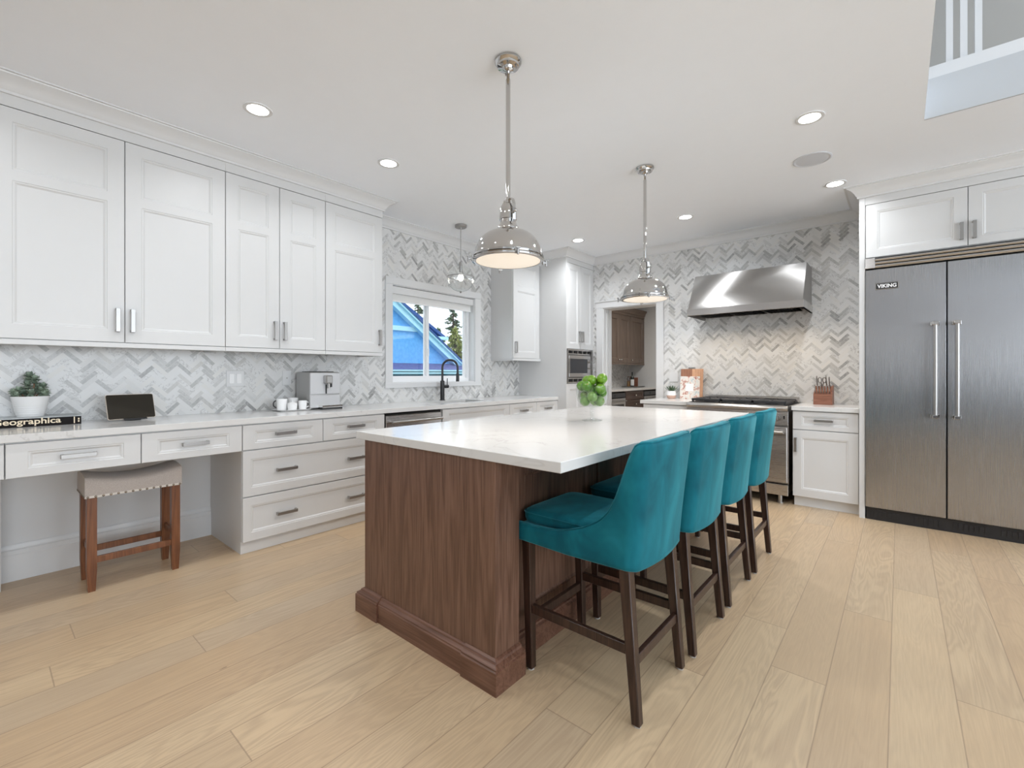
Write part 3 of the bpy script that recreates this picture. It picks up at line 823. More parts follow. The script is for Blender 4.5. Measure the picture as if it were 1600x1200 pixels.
# cooktop: burner pan, burners and three grates
bm = nb(); bx(bm, rx0+.02, rx1-.02, RF+.06, WY-.05, .918, .924); finish('burner_pan', bm, 'black', rg)
bm = nb(); bx(bm, rx0, rx1, WY-.045, WY-.003, .9181, .975, .003); finish('back_guard', bm, 'steel_h', rg)
gy0, gy1 = RF+.065, WY-.055; gw = (rx1-rx0-.05)/3
for k in range(3):
    a = rx0+.025+k*gw+.004; b = a+gw-.008; cx_ = (a+b)/2
    for yy in (gy0+(gy1-gy0)*.26, gy0+(gy1-gy0)*.76):
        bm = nb(); lathe(bm, cx_, yy, [(.058, .924), (.058, .932), (.045, .936), (.045, .944), (.030, .948)], 20); finish('burner', bm, 'iron', rg)
    bm = nb(); s = .0075
    for q in (a, b): bx(bm, q-s if q == b else q, q if q == b else q+s*2-.0, gy0, gy1, .934, .958, .002)
    for yy in (gy0, (gy0+gy1)/2-s, gy1-2*s): bx(bm, a, b, yy, yy+2*s, .934, .958, .002)
    for yy in (gy0+(gy1-gy0)*.26, gy0+(gy1-gy0)*.76):
        for i in range(8):
            an = PI*i/4+.0
            ex, ey = (b-a)/2-.004, (gy1-gy0)/4-.004
            sc_ = min(ex/max(abs(math.cos(an)), 1e-3), ey/max(abs(math.sin(an)), 1e-3))
            p1 = (cx_+sc_*math.cos(an), yy+sc_*math.sin(an), .951); p0 = (cx_+.030*math.cos(an), yy+.030*math.sin(an), .951)
            bar(bm, p0, p1, .011, .016, .002)
    for q in (a+.01, b-.01):
        for yy in (gy0+.01, gy1-.01): bx(bm, q-.007, q+.007, yy-.007, yy+.007, .924, .936)
    finish('grate', bm, 'iron', rg)

# hood
hx0, hx1 = -1.735, -.681
hd = thing('range_hood', 'brushed stainless steel sloped wall hood above the gas range', 'range hood', (-1.21, WY-.25, 1.835))
yb, yf, yt = WY-.002, 4.955, 5.19; zb, zm, zt = 1.835, 1.905, 2.295
bm = nb()
out = [(hx0, yf, zm), (hx1, yf, zm), (hx1, yb, zm), (hx0, yb, zm)]
hexa(bm, out, [(hx0, yt, zt), (hx1, yt, zt), (hx1, yb, zt), (hx0, yb, zt)], .003)
finish('canopy', bm, 'steel_v', hd)
bm = nb()
bx(bm, hx0-.008, hx1+.008, yf-.012, yf+.018, zb, zm+.001, .002); bx(bm, hx0-.008, hx0+.012, yf+.018, yb, zb, zm+.001, .001); bx(bm, hx1-.012, hx1+.008, yf+.018, yb, zb, zm+.001, .001)
finish('lip', bm, 'steel_h', hd)
bm = nb(); bx(bm, hx0+.012, hx1-.012, yf+.018, yb, zm-.02, zm-.001); finish('underside', bm, 'steel_h', hd)
for k in range(3):
    a = hx0+.05+k*.32
    bm = nb()
    bx(bm, a, a+.30, yf+.10, yb-.08, zm-.052, zm-.021)
    for i in range(9): bx(bm, a+.02+i*.03, a+.03+i*.03, yf+.12, yb-.10, zm-.058, zm-.052)
    finish('baffle_filter', bm, 'steel_h', hd)
for q in (hx0+.16, hx1-.16):
    bm = nb(); cyl(bm, (q, yf+.06, zm-.030), (q, yf+.06, zm-.0205), .032, n=20); finish('hood_lamp', bm, 'bulb', hd)
    area_light('hood_light', (q, yf+.06, zm-.034), (0, 0, 0), .05, .05, 2.4, (1, .80, .58), 'DISK')

# refrigerator
fx0, fx1 = -.219, .966; fm = .276; FF = 4.835
rf = thing('refrigerator', 'large double-door stainless steel refrigerator at the right', 'refrigerator', (.37, 5.17, 0))
bm = nb(); bx(bm, fx0+.004, fx1-.004, FF+.04, WY-.005, .0, 2.178); finish('body', bm, 'void', rf)
for a, b, hx in ((fx0, fm-.004, .208), (fm+.004, fx1, .330)):
    bm = nb(); bx(bm, a, b, FF, FF+.036, .105, 2.083, .003); d = finish('door', bm, 'steel_fridge', rf)
    bm = nb(); cyl(bm, (hx, FF-.062, .875), (hx, FF-.062, 1.622), .0135, n=18); finish('handle', bm, 'nickel', d)
    for q in (.888, 1.609):
        bm = nb(); bx(bm, hx-.026, hx+.026, FF-.012, FF, q-.016, q+.016, .003); cyl(bm, (hx, FF-.062, q), (hx, FF-.012, q), .012, n=12); bx(bm, hx-.017, hx+.017, FF-.079, FF-.045, q-.013, q+.013, .003); finish('handle_bracket', bm, 'chrome', d)
bm = nb()
for a, b in ((fx0-.003, fx0+.062), (fx1-.062, fx1+.003)): bx(bm, a, b, FF-.004, FF+.03, 2.096, 2.180, .002)
for q0, q1 in ((2.096, 2.118), (2.126, 2.146), (2.154, 2.172)):
    sweep(bm, [(fx0+.062, FF+.02), (fx1-.062, FF+.02)], [(0, q0), (.016, q0), (.022, (q0+q1)/2), (.016, q1), (0, q1)])
finish('top_grille', bm, 'steel_h', rf)
bm = nb(); bx(bm, fx0+.004, fx1-.004, FF+.025, FF+.039, .0, .098)
for i in range(int((fx1-fx0-.06)/.028)):
    if i % 9 < 7: bx(bm, fx0+.03+i*.028, fx0+.05+i*.028, FF+.019, FF+.026, .030, .075)
finish('kick_grille', bm, 'black', rf)
bm = nb(); bx(bm, -.156, -.006, FF-.004, FF, 1.912, 1.968, .003); bd = finish('badge_frame', bm, 'chrome', rf)
bm = nb(); bx(bm, -.151, -.011, FF-.0055, FF-.003, 1.917, 1.963, .001); finish('badge', bm, 'black', bd)
def text_obj(s, size, loc, rot, mat, parent, name='lettering', extrude=.0006, width=None, bold=0.0):
    cu = bpy.data.curves.new('txt', 'FONT'); cu.body = s; cu.size = size; cu.extrude = extrude; cu.align_x = 'CENTER'; cu.align_y = 'CENTER'; cu.offset = bold
    to = bpy.data.objects.new('txt', cu); COL.objects.link(to)
    dg = bpy.context.evaluated_depsgraph_get(); me = bpy.data.meshes.new_from_object(to.evaluated_get(dg))
    bpy.data.objects.remove(to)
    xs = [v.co.x for v in me.vertices]; w_ = max(xs)-min(xs); cx_ = (max(xs)+min(xs))/2
    ys = [v.co.y for v in me.vertices]; cy_ = (max(ys)+min(ys))/2
    sx = width/w_ if width else 1
    me.transform(Matrix.Rotation(rot[2], 4, 'Z') @ Matrix.Rotation(rot[0], 4, 'X') @ Matrix.Diagonal((sx, 1, 1, 1)) @ Matrix.Translation((-cx_, -cy_, 0)))
    me.materials.clear(); me.materials.append(M[mat])
    o = bpy.data.objects.new(name, me); COL.objects.link(o)
    o.parent = parent; o.location = Vector(loc)-wloc(parent); return o
text_obj('VIKING', .040, (-.081, FF-.0062, 1.940), (PI/2, 0, 0), 'ceramic', bd, width=.122, bold=.0012)
# refrigerator surround: panel and cabinet above
bm = nb(); bx(bm, -.262, -.223, 4.85, WY-.001, 0, ZC-.001, .001)
tag(finish('refrigerator_side_panel', bm, 'paint'), 'tall narrow white side panel left of the refrigerator', 'panel')
bm = nb(); bx(bm, .972, 1.03, 4.85, WY-.001, 0, ZC-.001, .001)
tag(finish('refrigerator_side_panel', bm, 'paint'), 'tall narrow white side panel right of the refrigerator', 'panel')
root = thing('bridge_cabinet', 'white two-door cabinet above the refrigerator', 'cabinet', (.37, 5.2, 2.185))
bm = nb(); bx(bm, -.222, .971, 4.871, WY-.001, 2.186, ZC-.002); bx(bm, -.222, .971, 4.85, 4.871, CT+.002, ZC-.002); finish('cabinet_box', bm, 'paint', root)
front(root, 'door', 'B', 4.85, -.220, .392, 2.188, CT, .075, rail=.06, handles=[(.392-.035, 2.30, .13, True)])
front(root, 'door', 'B', 4.85, .392, .970, 2.188, CT, .075, rail=.06, handles=[(.392+.035, 2.30, .13, True)])

# ------------------------------------------------------------------ island
isl = thing('kitchen_island', 'dark brown wood kitchen island with a furniture base under the white top', 'kitchen island', (-1.6, 2.5, 0))
ix0, ix1, iy0, iy1 = -2.105, -1.192, 1.302, 3.775
ixr = -1.262                         # recessed panel face on the seating side
bm = nb(); bx(bm, ix0, ix1, iy0, iy0+.022, .10, .880, .001); bx(bm, ix1-.02, ix1, iy0+.022, iy0+.145, .10, .880, .001); finish('end_panel', bm, 'walnut', isl)
bm = nb(); bx(bm, ix0, ix1, iy1-.022, iy1, .10, .880, .001); bx(bm, ix1-.02, ix1, iy1-.145, iy1-.022, .10, .880, .001); finish('end_panel', bm, 'walnut', isl)
bm = nb(); bx(bm, ix0+.001, ixr, iy0+.023, iy1-.023, .0, .8795)
bx(bm, ixr, ix1-.021, iy0+.023, iy0+.144, 0, .8795); bx(bm, ixr, ix1-.021, iy1-.144, iy1-.023, 0, .8795); finish('island_body', bm, 'walnut', isl)
for k in range(3):
    a = iy0+.16+k*.72; b = a+.70
    bm = nb(); panel_front(bm, 'L', ixr+.019, a, b, .115, .872, [(a+.08, b-.08, .20, .79)], t=.018); finish('side_panel', bm, 'walnut', isl, None, None, False)
base_prof = [(-.02, 0), (.026, 0), (.026, .086), (.022, .090), (.022, .096), (.010, .104), (.008, .112), (.001, .116), (-.02, .116)]
blk_prof = [(-.02, 0), (.034, 0), (.034, .088), (.029, .092), (.029, .098), (.016, .106), (.012, .114), (.002, .120), (-.02, .120)]
def rev(path): return path
bm = nb()
sweep(bm, [(ix0, iy1), (ix0, iy0), (ix1, iy0)][::-1], [(-o, z) for o, z in base_prof][::-1]) if False else None
# travel so that outward lies on the right: front face is walked from -X to +X
sweep(bm, [(ix0+.15, iy0), (ix1-.15, iy0)], base_prof)
sweep(bm, [(ix0, iy1-.15), (ix0, iy0+.10)], base_prof)
sweep(bm, [(ixr+.019, iy0+.158), (ixr+.019, iy1-.158)], [(min(o, .018), z) for o, z in base_prof])
finish('base_moulding', bm, 'walnut_h', isl, 30)
for path in ([(ix0, iy0+.125), (ix0, iy0), (ix0+.155, iy0)], [(ix1-.162, iy0), (ix1, iy0), (ix1, iy0+.146)],
             [(ix1, iy1-.146), (ix1, iy1), (ix1-.162, iy1)], [(ix0+.155, iy1), (ix0, iy1), (ix0, iy1-.155)]):
    bm = nb(); sweep(bm, path, blk_prof); finish('plinth_block', bm, 'walnut_h', isl, 30)
bm = nb(); bx(bm, -2.172, -.880, 1.292, 3.83, .881, .92, .002)
tag(finish('island_countertop', bm, 'quartz'), 'large white quartz top of the kitchen island', 'countertop')

# ------------------------------------------------------------------ teal bar stools
def smooth_interp(x, pts):
    if x <= pts[0][0]: return pts[0][1]
    for (a, va), (b, vb) in zip(pts, pts[1:]):
        if x <= b:
            t = (x-a)/(b-a); return va+(vb-va)*t
    return pts[-1][1]
def catmull(x, pts):
    n = len(pts)
    if x <= pts[0][0]: return pts[0][1]
    if x >= pts[-1][0]: return pts[-1][1]
    for i in range(n-1):
        if x <= pts[i+1][0]:
            x0, y0 = pts[i]; x1, y1 = pts[i+1]
            m = lambda k: 0 if k in (0, n-1) else (pts[k+1][1]-pts[k-1][1])/(pts[k+1][0]-pts[k-1][0])
            t = (x-x0)/(x1-x0); h = x1-x0
            return (2*t**3-3*t*t+1)*y0+(t**3-2*t*t+t)*h*m(i)+(-2*t**3+3*t*t)*y1+(t**3-t*t)*h*m(i+1)
def make_barstool():
    root = thing('bar_stool', 'x', 'bar stool', (0, 0, 0), 'teal velvet stools along the island')
    HY_ = .228; XF = -.262; XB = .262; rc = .052
    # outer plan path
    path = []
    n1 = 34
    for k in range(n1+1): path.append((XF+(XB-rc-XF)*k/n1, -HY_+.006*math.sin(PI*k/n1)*0, 0, -1))
    for k in range(1, 8):
        a = -PI/2+PI/2*k/8; path.append((XB-rc+rc*math.cos(a), -HY_+rc+rc*math.sin(a), math.cos(a), math.sin(a)))
    nbk = 14
    for k in range(nbk+1):
        y = -HY_+rc+(2*HY_-2*rc)*k/nbk; path.append((XB+.010*math.sin(PI*k/nbk), y, 1, 0))
    half = [q for q in path]
    for k in range(7, 0, -1):
        a = -PI/2+PI/2*k/8; path.append((XB-rc+rc*math.cos(a), HY_-rc-rc*math.sin(a), math.cos(a), -math.sin(a)))
    for k in range(n1, -1, -1): path.append((XF+(XB-rc-XF)*k/n1, HY_, 0, 1))
    H = [(-.262, .606), (-.16, .607), (-.06, .615), (.02, .638), (.08, .668), (.125, .705), (.155, .755), (.175, .83), (.192, .92), (.207, .970), (.226, .984), (.262, .988)]
    lean = lambda z: .050*(max(0, z-.56)/.43)**1.1
    zb_ = lambda x, y: .532-.014*max(0, 1-(y/HY_)**2)*(1 if x > .2 else 0) - (.006*max(0.0, 1-abs((x+.02)/.24)) if x <= .2 else 0)
    rings = []
    for (x, y, nx, ny) in path:
        h = catmull(x, H); zb0 = zb_(x, y)
        f = min(1, max(0, (x-.10)/.10))
        th = .030+.030*f
        nl = [(0, zb0+.006), (0, zb0+.02)]
        for q in (.25, .5, .75): nl.append((0, zb0+.02+(h-.022-zb0-.02)*q))
        nl.append((0, h-.022))
        prof = [(th*.5, zb0), (.006, zb0+.001)] + nl + [(.003, h-.012), (.010, h-.004), (th*.35, h), (th*.65, h), (th-.010, h-.004), (th-.003, h-.012), (th, h-.024), (th, zb0+.03+(h-.024-zb0-.03)*.5), (th, zb0+.03), (th*.5+.003, zb0)]
        r = []
        for off, z in prof:
            lx = lean(z)*min(1, max(0, (x-.0)/.2))
            r.append((x-nx*off+lx, y-ny*off, z))
        rings.append(r)
    bm = nb(); loft(bm, rings, True, True); shell = finish('upholstered_shell', bm, 'velvet', root, 60, (0, 0, .53))
    # piping along the shell's upper edge
    for sgn in (1,):
        pts = []
        for r in rings: p = r[9]; pts.append((p[0], p[1], p[2]+.0015))
        bm = nb(); tube(bm, pts, .0032, 6); finish('piping', bm, 'velvet', shell, 60)
    # seat deck and cushion
    bm = nb(); bx(bm, -.258, .20, -.199, .199, .545, .600, .004); finish('seat_base', bm, 'velvet', root)
    bm = nb()
    def rr(ins, z, dome=0): return rrect(-.040, 0, .232-ins, .195-ins, max(.008, .05-ins*.3), z, 5)
    loft(bm, [rr(.012, .600), rr(.003, .606), rr(.0, .616), rr(.0, .634), rr(.004, .645), rr(.014, .653), rr(.035, .659), rr(.075, .664), rr(.13, .668)])
    c = finish('seat_cushion', bm, 'velvet', root, 60)
    bm = nb(); pts = rr(-.001, .640); tube(bm, pts+[pts[0]], .003, 6, False); finish('piping', bm, 'velvet', c, 60)
    # legs
    def leg(tx, ty, fx_, fy_, zt):
        a, b = .021, .0155
        bm = nb(); hexa(bm, [(fx_-b, fy_-b, .006), (fx_+b, fy_-b, .006), (fx_+b, fy_+b, .006), (fx_-b, fy_+b, .006)],
                        [(tx-a, ty-a, zt), (tx+a, ty-a, zt), (tx+a, ty+a, zt), (tx-a, ty+a, zt)], .0025)
        L = finish('leg', bm, 'leg', root)
        bm = nb(); lathe(bm, fx_, fy_, [(.014, 0), (.014, .0055)], 14); finish('glide', bm, 'rubber', L)
    LT = {}
    for sy in (-1, 1):
        leg(-.228, sy*.196, -.213, sy*.198, .545); leg(.212, sy*.196, .258, sy*.203, .545)
    def at(front_, sy, z):
        t = (z-.006)/.539
        return (-.213-.015*t, sy*(.198-.002*t), z) if front_ else (.258-.046*t, sy*(.203-.007*t), z)
    for sy in (-1, 1):
        bm = nb(); bar(bm, at(True, sy, .252), at(False, sy, .252), .020, .036, .002); finish('stretcher', bm, 'leg', root)
    bm = nb(); bar(bm, at(True, -1, .205), at(True, 1, .205), .020, .036, .002); finish('footrest', bm, 'leg', root)
    bm = nb(); bar(bm, at(False, -1, .212), at(False, 1, .212), .020, .036, .002); finish('stretcher', bm, 'leg', root)
    return root
stool = make_barstool()
SX = -.952
labs = ['teal velvet bar stool nearest the camera, its whole seat and side visible',
        'second teal velvet bar stool from the camera along the island',
        'third teal velvet bar stool from the camera along the island',
        'farthest teal velvet bar stool, in front of the gas range']
for k, (y, dx) in enumerate(((1.690, 0), (2.212, .012), (2.757, .010), (3.292, .016))):
    if k == 0: stool.location = (SX+dx, y, 0); stool['label'] = labs[0]
    else: dup(stool, (SX+dx, y, 0), 0, labs[k])

# ------------------------------------------------------------------ grey desk stool with nailheads
ds = thing('desk_stool', 'small saddle-seat stool with grey-beige linen and reddish wood legs under the desk', 'stool', (-3.575, .615, 0))
x0, x1, y0, y1 = -3.722, -3.428, .390, .838
ym_ = (y0+y1)/2; rings = []
NS = 20
for k in range(NS+1):
    y = y0+(y1-y0)*k/NS; t = (y-ym_)/((y1-y0)/2)
    ins = 0.0 if 0 < k < NS else .004
    top = .612+.036*t*t+(.0 if abs(t) < .99 else -.006)
    zb0 = .527
    rings.append([(x0+ins, y, zb0), (x0+ins, y, top-.02), (x0+.006, y, top-.008), (x0+.02, y, top), (x0+.08, y, top+.010), ((x0+x1)/2, y, top+.014), (x1-.08, y, top+.010), (x1-.02, y, top), (x1-.006, y, top-.008), (x1-ins, y, top-.02), (x1-ins, y, zb0)])
bm = nb(); loft(bm, rings); sc_ = finish('seat', bm, 'linen', ds, 50)
for xx in (x1,):
    for k in range(14):
        y = y0+.012+(y1-y0-.024)*k/13
        bm = nb(); ball(bm, (xx+.0005, y, .5335), .0066, .5, 1, 1, 8); finish('nailhead', bm, 'nail', sc_)
for k in range(9):
    x = x0+.015+(x1-x0-.03)*k/8
    bm = nb(); ball(bm, (x, y0-.0005, .5335), .0066, 1, .5, 1, 8); finish('nailhead', bm, 'nail', sc_)
bm = nb(); bx(bm, x1-.001, x1+.0008, y0+.002, y1-.002, .5275, .5395); bx(bm, x0+.002, x1-.002, y0-.0008, y0+.001, .5275, .5395); finish('welt', bm, plain('pale_welt', (.62, .58, .53), .8), sc_)
for xx in (x0+.030, x1-.030):
    for yy in (y0+.030, y1-.030):
        s, e = .0215, .016
        bm = nb(); r0 = [(xx-e, yy-e, 0), (xx+e, yy-e, 0), (xx+e, yy+e, 0), (xx-e, yy+e, 0)]
        rm = [(xx-s, yy-s, .12), (xx+s, yy-s, .12), (xx+s, yy+s, .12), (xx-s, yy+s, .12)]
        rt = [(xx-s, yy-s, .526), (xx+s, yy-s, .526), (xx+s, yy+s, .526), (xx-s, yy+s, .526)]
        loft(bm, [r0, rm, rt]); finish('leg', bm, 'cherry', ds, 20)
for xx, z in ((x1-.030, .172), (x0+.030, .172)):
    bm = nb(); bar(bm, (xx, y0+.050, z), (xx, y1-.050, z), .018, .036, .002); finish('stretcher', bm, 'cherry', ds)
for yy in (y0+.030, y1-.030):
    bm = nb(); bar(bm, (x0+.050, yy, .225), (x1-.050, yy, .225), .018, .036, .002); finish('stretcher', bm, 'cherry', ds)

# ------------------------------------------------------------------ pendants over the island
def make_pendant(px, py):
    root = thing('pendant_lamp', 'x', 'pendant lamp', (px, py, ZC), 'nickel dome pendants over the island')
    zr = 1.790
    bm = nb(); lathe(bm, px, py, [(.066, ZC-.0005), (.067, ZC-.012), (.060, ZC-.022), (.056, ZC-.024), (.054, ZC-.032), (.030, ZC-.036), (.026, ZC-.046), (.012, ZC-.052)], 36); cn = finish('ceiling_canopy', bm, 'chrome', root, 30)
    for k in range(3):
        a = 2*PI*k/3+.4
        bm = nb(); cyl(bm, (px+.043*math.cos(a), py+.043*math.sin(a), ZC-.034), (px+.043*math.cos(a), py+.043*math.sin(a), ZC-.046), .006, n=10); finish('screw', bm, 'nickel', cn)
    bm = nb(); pts = []
    lathe(bm, px, py, [(.008, ZC-.05), (.008, ZC-.09), (.0115, ZC-.095), (.0115, 2.095)], 14); finish('rod', bm, 'chrome', root)
    bm = nb(); lathe(bm, px, py, [(.012, 2.100), (.014, 2.085), (.018, 2.075), (.032, 2.066), (.041, 2.048), (.043, 2.02), (.0435, 1.992), (.040, 1.990), (.040, 1.975), (.042, 1.972), (.046, 1.962), (.052, 1.955), (.054, 1.948), (.054, 1.942)], 36); nk = finish('socket_housing', bm, 'chrome', root, 30)
    a0_ = math.radians(-18)
    for sg in (1, -1):
        ca, sa = math.cos(a0_)*sg, math.sin(a0_)*sg
        pts = [(px+r*ca, py+r*sa, z) for r, z in ((.010, 2.092), (.026, 2.096), (.044, 2.084), (.054, 2.060), (.056, 2.020), (.056, 1.980))]
        bm = nb()
        P_ = [Vector(p) for p in pts]; side = Vector((-sa, ca, 0))
        for p, q in zip(P_, P_[1:]): bar(bm, p, q, .016, .004, 0, up=Vector((ca, sa, .3)))
        cyl(bm, (px+.036*ca, py+.036*sa, 2.020), (px+.066*ca, py+.066*sa, 2.020), .006, n=10); ball(bm, (px+.068*ca, py+.068*sa, 2.020), .009, 1, 1, 1, 10)
        finish('yoke', bm, 'chrome', nk)
    bm = nb(); prof = []
    R0, H0 = .168, .145
    outer = [(.050, zr+.150), (.056, zr+.149)]
    for k in range(1, 15):
        a = PI/2-PI/2*k/14*.96
        outer.append((.048+(R0-.048)*math.cos(a), zr+.024+.122*math.sin(a)))
    outer += [(R0+.002, zr+.026), (R0+.004, zr+.022), (R0+.010, zr+.019), (R0+.010, zr+.013), (R0+.004, zr+.011), (R0+.006, zr+.006), (R0+.014, zr+.003), (R0+.014, zr-.004), (R0+.006, zr-.006), (R0-.006, zr-.006), (R0-.006, zr+.02)]
    inner = [(r-.006, z-.006) for r, z in outer[2:16]][::-1]
    lathe(bm, px, py, outer+inner, 56, False, False); dm = finish('dome_shade', bm, 'chrome', root, 30)
    for k in range(4):
        a = -PI/2-math.radians(40)+math.radians(14)+k*PI/2+math.radians(80)
        ca, sa = math.cos(a), math.sin(a); tng = (-sa, ca, 0)
        bm = nb()
        rr_ = R0+.012
        bar(bm, (px+rr_*ca, py+rr_*sa, zr+.018), (px+(rr_+.004)*ca, py+(rr_+.004)*sa, zr-.012), .022, .006, .001, up=(ca, sa, 0.1))
        bar(bm, (px+(rr_-.002)*ca, py+(rr_-.002)*sa, zr-.002), (px+(rr_+.022)*ca, py+(rr_+.022)*sa, zr-.004), .012, .007, .001)
        cyl(bm, (px+(rr_+.020)*ca, py+(rr_+.020)*sa, zr-.020), (px+(rr_+.020)*ca, py+(rr_+.020)*sa, zr+.012), .0055, n=10)
        bar(bm, (px+(rr_+.026)*ca-sa*.011, py+(rr_+.026)*sa+ca*.011, zr+.010), (px+(rr_+.026)*ca+sa*.011, py+(rr_+.026)*sa-ca*.011, zr+.010), .008, .006, .001)
        finish('clamp', bm, 'nickel', dm)
    bm = nb(); lathe(bm, px, py, [(R0-.007, zr-.001), (R0-.007, zr-.005), (.10, zr-.011), (.05, zr-.013), (.001, zr-.0135)], 48); finish('glass_diffuser', bm, 'lens', root, 40)
    return root
p1 = make_pendant(-1.496, 1.729)
p1['label'] = 'large nickel dome pendant lamp nearer the camera, over the front of the island'
p2 = dup(p1, (-1.480, 3.305, ZC), math.radians(-22), 'nickel dome pendant lamp farther back, over the far end of the island')
for (px, py) in ((-1.496, 1.729), (-1.480, 3.305)):
    area_light('pendant_light', (px, py, 1.770), (0, 0, 0), .26, .26, 5.5, (1, .88, .76), 'DISK')

# small glass pendant over the sink
gp = thing('globe_pendant', 'small ribbed glass globe pendant hanging in front of the window', 'pendant lamp', (-3.544, 3.329, ZC))
px, py = -3.544, 3.329
bm = nb(); lathe(bm, px, py, [(.062, ZC-.0005), (.062, ZC-.022), (.056, ZC-.027), (.012, ZC-.027), (.010, ZC-.04)], 32); finish('ceiling_canopy', bm, 'nickel', gp)
bm = nb(); lathe(bm, px, py, [(.0035, ZC-.03), (.0035, 2.40)], 8); lathe(bm, px, py, [(.014, 2.40), (.016, 2.38), (.016, 2.30), (.012, 2.29)], 16); finish('rod', bm, 'nickel', gp)
def globe_part(a0, a1, amp, mat, name):
    bm = nb(); rings = []
    for k in range(11):
        a = a0+(a1-a0)*k/10; z = 2.225+.140*math.sin(a); r = .138*math.cos(a)
        rings.append([(px+(r*(1+amp*math.cos(24*2*PI*i/96)))*math.cos(2*PI*i/96), py+(r*(1+amp*math.cos(24*2*PI*i/96)))*math.sin(2*PI*i/96), z) for i in range(96)])
    loft(bm, rings, False, False); return finish(name, bm, mat, gp, 60)
globe_part(.085, PI/2-.10, 0, 'thin_glass', 'upper_globe')
globe_part(-PI/2+.06, .085, .045, 'rib_glass', 'ribbed_globe')
bm = nb(); lathe(bm, px, py, [(.139, 2.236), (.143, 2.236), (.143, 2.246), (.139, 2.246), (.139, 2.236)], 48, False, False); lathe(bm, px, py, [(.002, 2.070), (.009, 2.078), (.012, 2.086), (.002, 2.09)], 16); finish('band', bm, 'nickel', gp)
bm = nb(); ball(bm, (px, py, 2.235), .028, 1, 1, 1.35); finish('bulb', bm, 'bulb', gp)

# ------------------------------------------------------------------ ceiling: downlights and speaker
dl_first = None
DL = [(-2.905, 1.085, 'recessed downlight nearest the left wall cabinets'), (-2.905, 1.994, 'second recessed downlight along the left wall cabinets, left of the near pendant'),
      (-2.89, 4.60, 'small recessed downlight before the tall oven cabinet'), (-1.638, 4.612, 'recessed downlight in front of the doorway wall, between far pendant and hood'),
      (-.421, 3.312, 'bright recessed downlight on the right, nearest the ceiling speaker'), (-.407, 4.603, 'recessed downlight close to the crown of the refrigerator cabinet')]
extra = [(-2.905, -.1), (-1.6, .1), (-1.6, -1.4), (-.4, .9), (-.4, -.6), (-2.9, -1.6)]
def make_dl(x, y):
    root = thing('downlight', 'x', 'downlight', (x, y, ZC), 'recessed ceiling downlights')
    bm = nb(); lathe(bm, x, y, [(.078, ZC-.0004), (.078, ZC-.004), (.072, ZC-.006), (.058, ZC-.004), (.058, ZC-.0004)], 36, False, False); finish('trim_ring', bm, 'trim', root)
    bm = nb(); lathe(bm, x, y, [(.059, ZC-.0005), (.059, ZC-.003)], 32); finish('lens', bm, 'led', root)
    return root
for k, (x, y, lb) in enumerate(DL):
    if k == 0: d0 = make_dl(x, y); d0['label'] = lb
    else: dup(d0, (x, y, ZC), 0, lb)
for k, (x, y) in enumerate(extra):
    dup(d0, (x, y, ZC), 0, 'recessed ceiling downlight behind the camera position')
for k, (x, y) in enumerate([(a, b) for a, b, c in DL]+extra):
    nm, pw = (('downlight_light_left', 3.8), ('downlight_light_far', 8.5), ('downlight_light_right', 12.0), ('downlight_light_near', 3.0), ('downlight_light_right', 4.5))[0 if k < 2 else 1 if k < 4 else 2 if k < 5 else 4 if k < 6 else 3]
    area_light(nm, (x, y, ZC-.012), (0, 0, 0), .11, .11, pw, (.94, .97, 1.0), 'DISK', math.radians(148))
bm = nb(); lathe(bm, -.489, 3.969, [(.122, ZC-.0004), (.122, ZC-.004), (.112, ZC-.007), (.107, ZC-.004), (.098, ZC-.005), (.001, ZC-.0052)], 48, False, True)
tag(finish('ceiling_speaker', bm, plain('speaker_grille', (.62, .645, .69), .7), None, 40), 'round light grey speaker grille set in the ceiling', 'speaker')

# ------------------------------------------------------------------ things on the left counter
CTZ = .9203
# book
bk = thing('book', 'thick black-spined book lying on the desk under the potted succulent', 'book', (-3.86, .2, CTZ))
bX, bY0, bY1 = -3.752, -.03, .411
bm = nb(); bx(bm, -3.985, bX-.004, bY0+.006, bY1-.006, CTZ+.0045, CTZ+.0455); finish('pages', bm, plain('paper', (.78, .75, .69), .8), bk)
bm = nb(); bx(bm, -3.988, bX, bY0, bY1, CTZ, CTZ+.004, .0008); bx(bm, bX-.004, bX, bY0, bY1, CTZ+.004, CTZ+.046); finish('cover', bm, plain('black_spine', (.010, .008, .008), .65, Specular_IOR_Level=.15), bk)
bm = nb(); bx(bm, -3.988, bX-.0005, bY0, bY1, CTZ+.046, CTZ+.050, .0008); finish('top_cover', bm, plain('marbled_cover', (.42, .45, .46), .3, var=.3), bk)
text_obj('Geographica', .045, (bX+.0008, .200, CTZ+.027), (PI/2, 0, PI/2), plain('cream_ink', (.80, .70, .50), .6).name, bk, width=.265, bold=.0006) if False else None
M['cream'] = plain('cream_ink', (.80, .68, .50), .6)
text_obj('Geographica', .046, (bX+.0006, .190, CTZ+.026), (PI/2, 0, PI/2), 'cream', bk, width=.268, bold=.0008)
bm = nb(); bx(bm, bX, bX+.0008, .378, .383, CTZ+.006, CTZ+.044); finish('spine_line', bm, 'cream', bk)
for k, z in enumerate((.012, .026)):
    bm = nb(); bx(bm, bX, bX+.0008, .396, .403, CTZ+z, CTZ+z+.010); finish('spine_mark', bm, 'cream', bk)
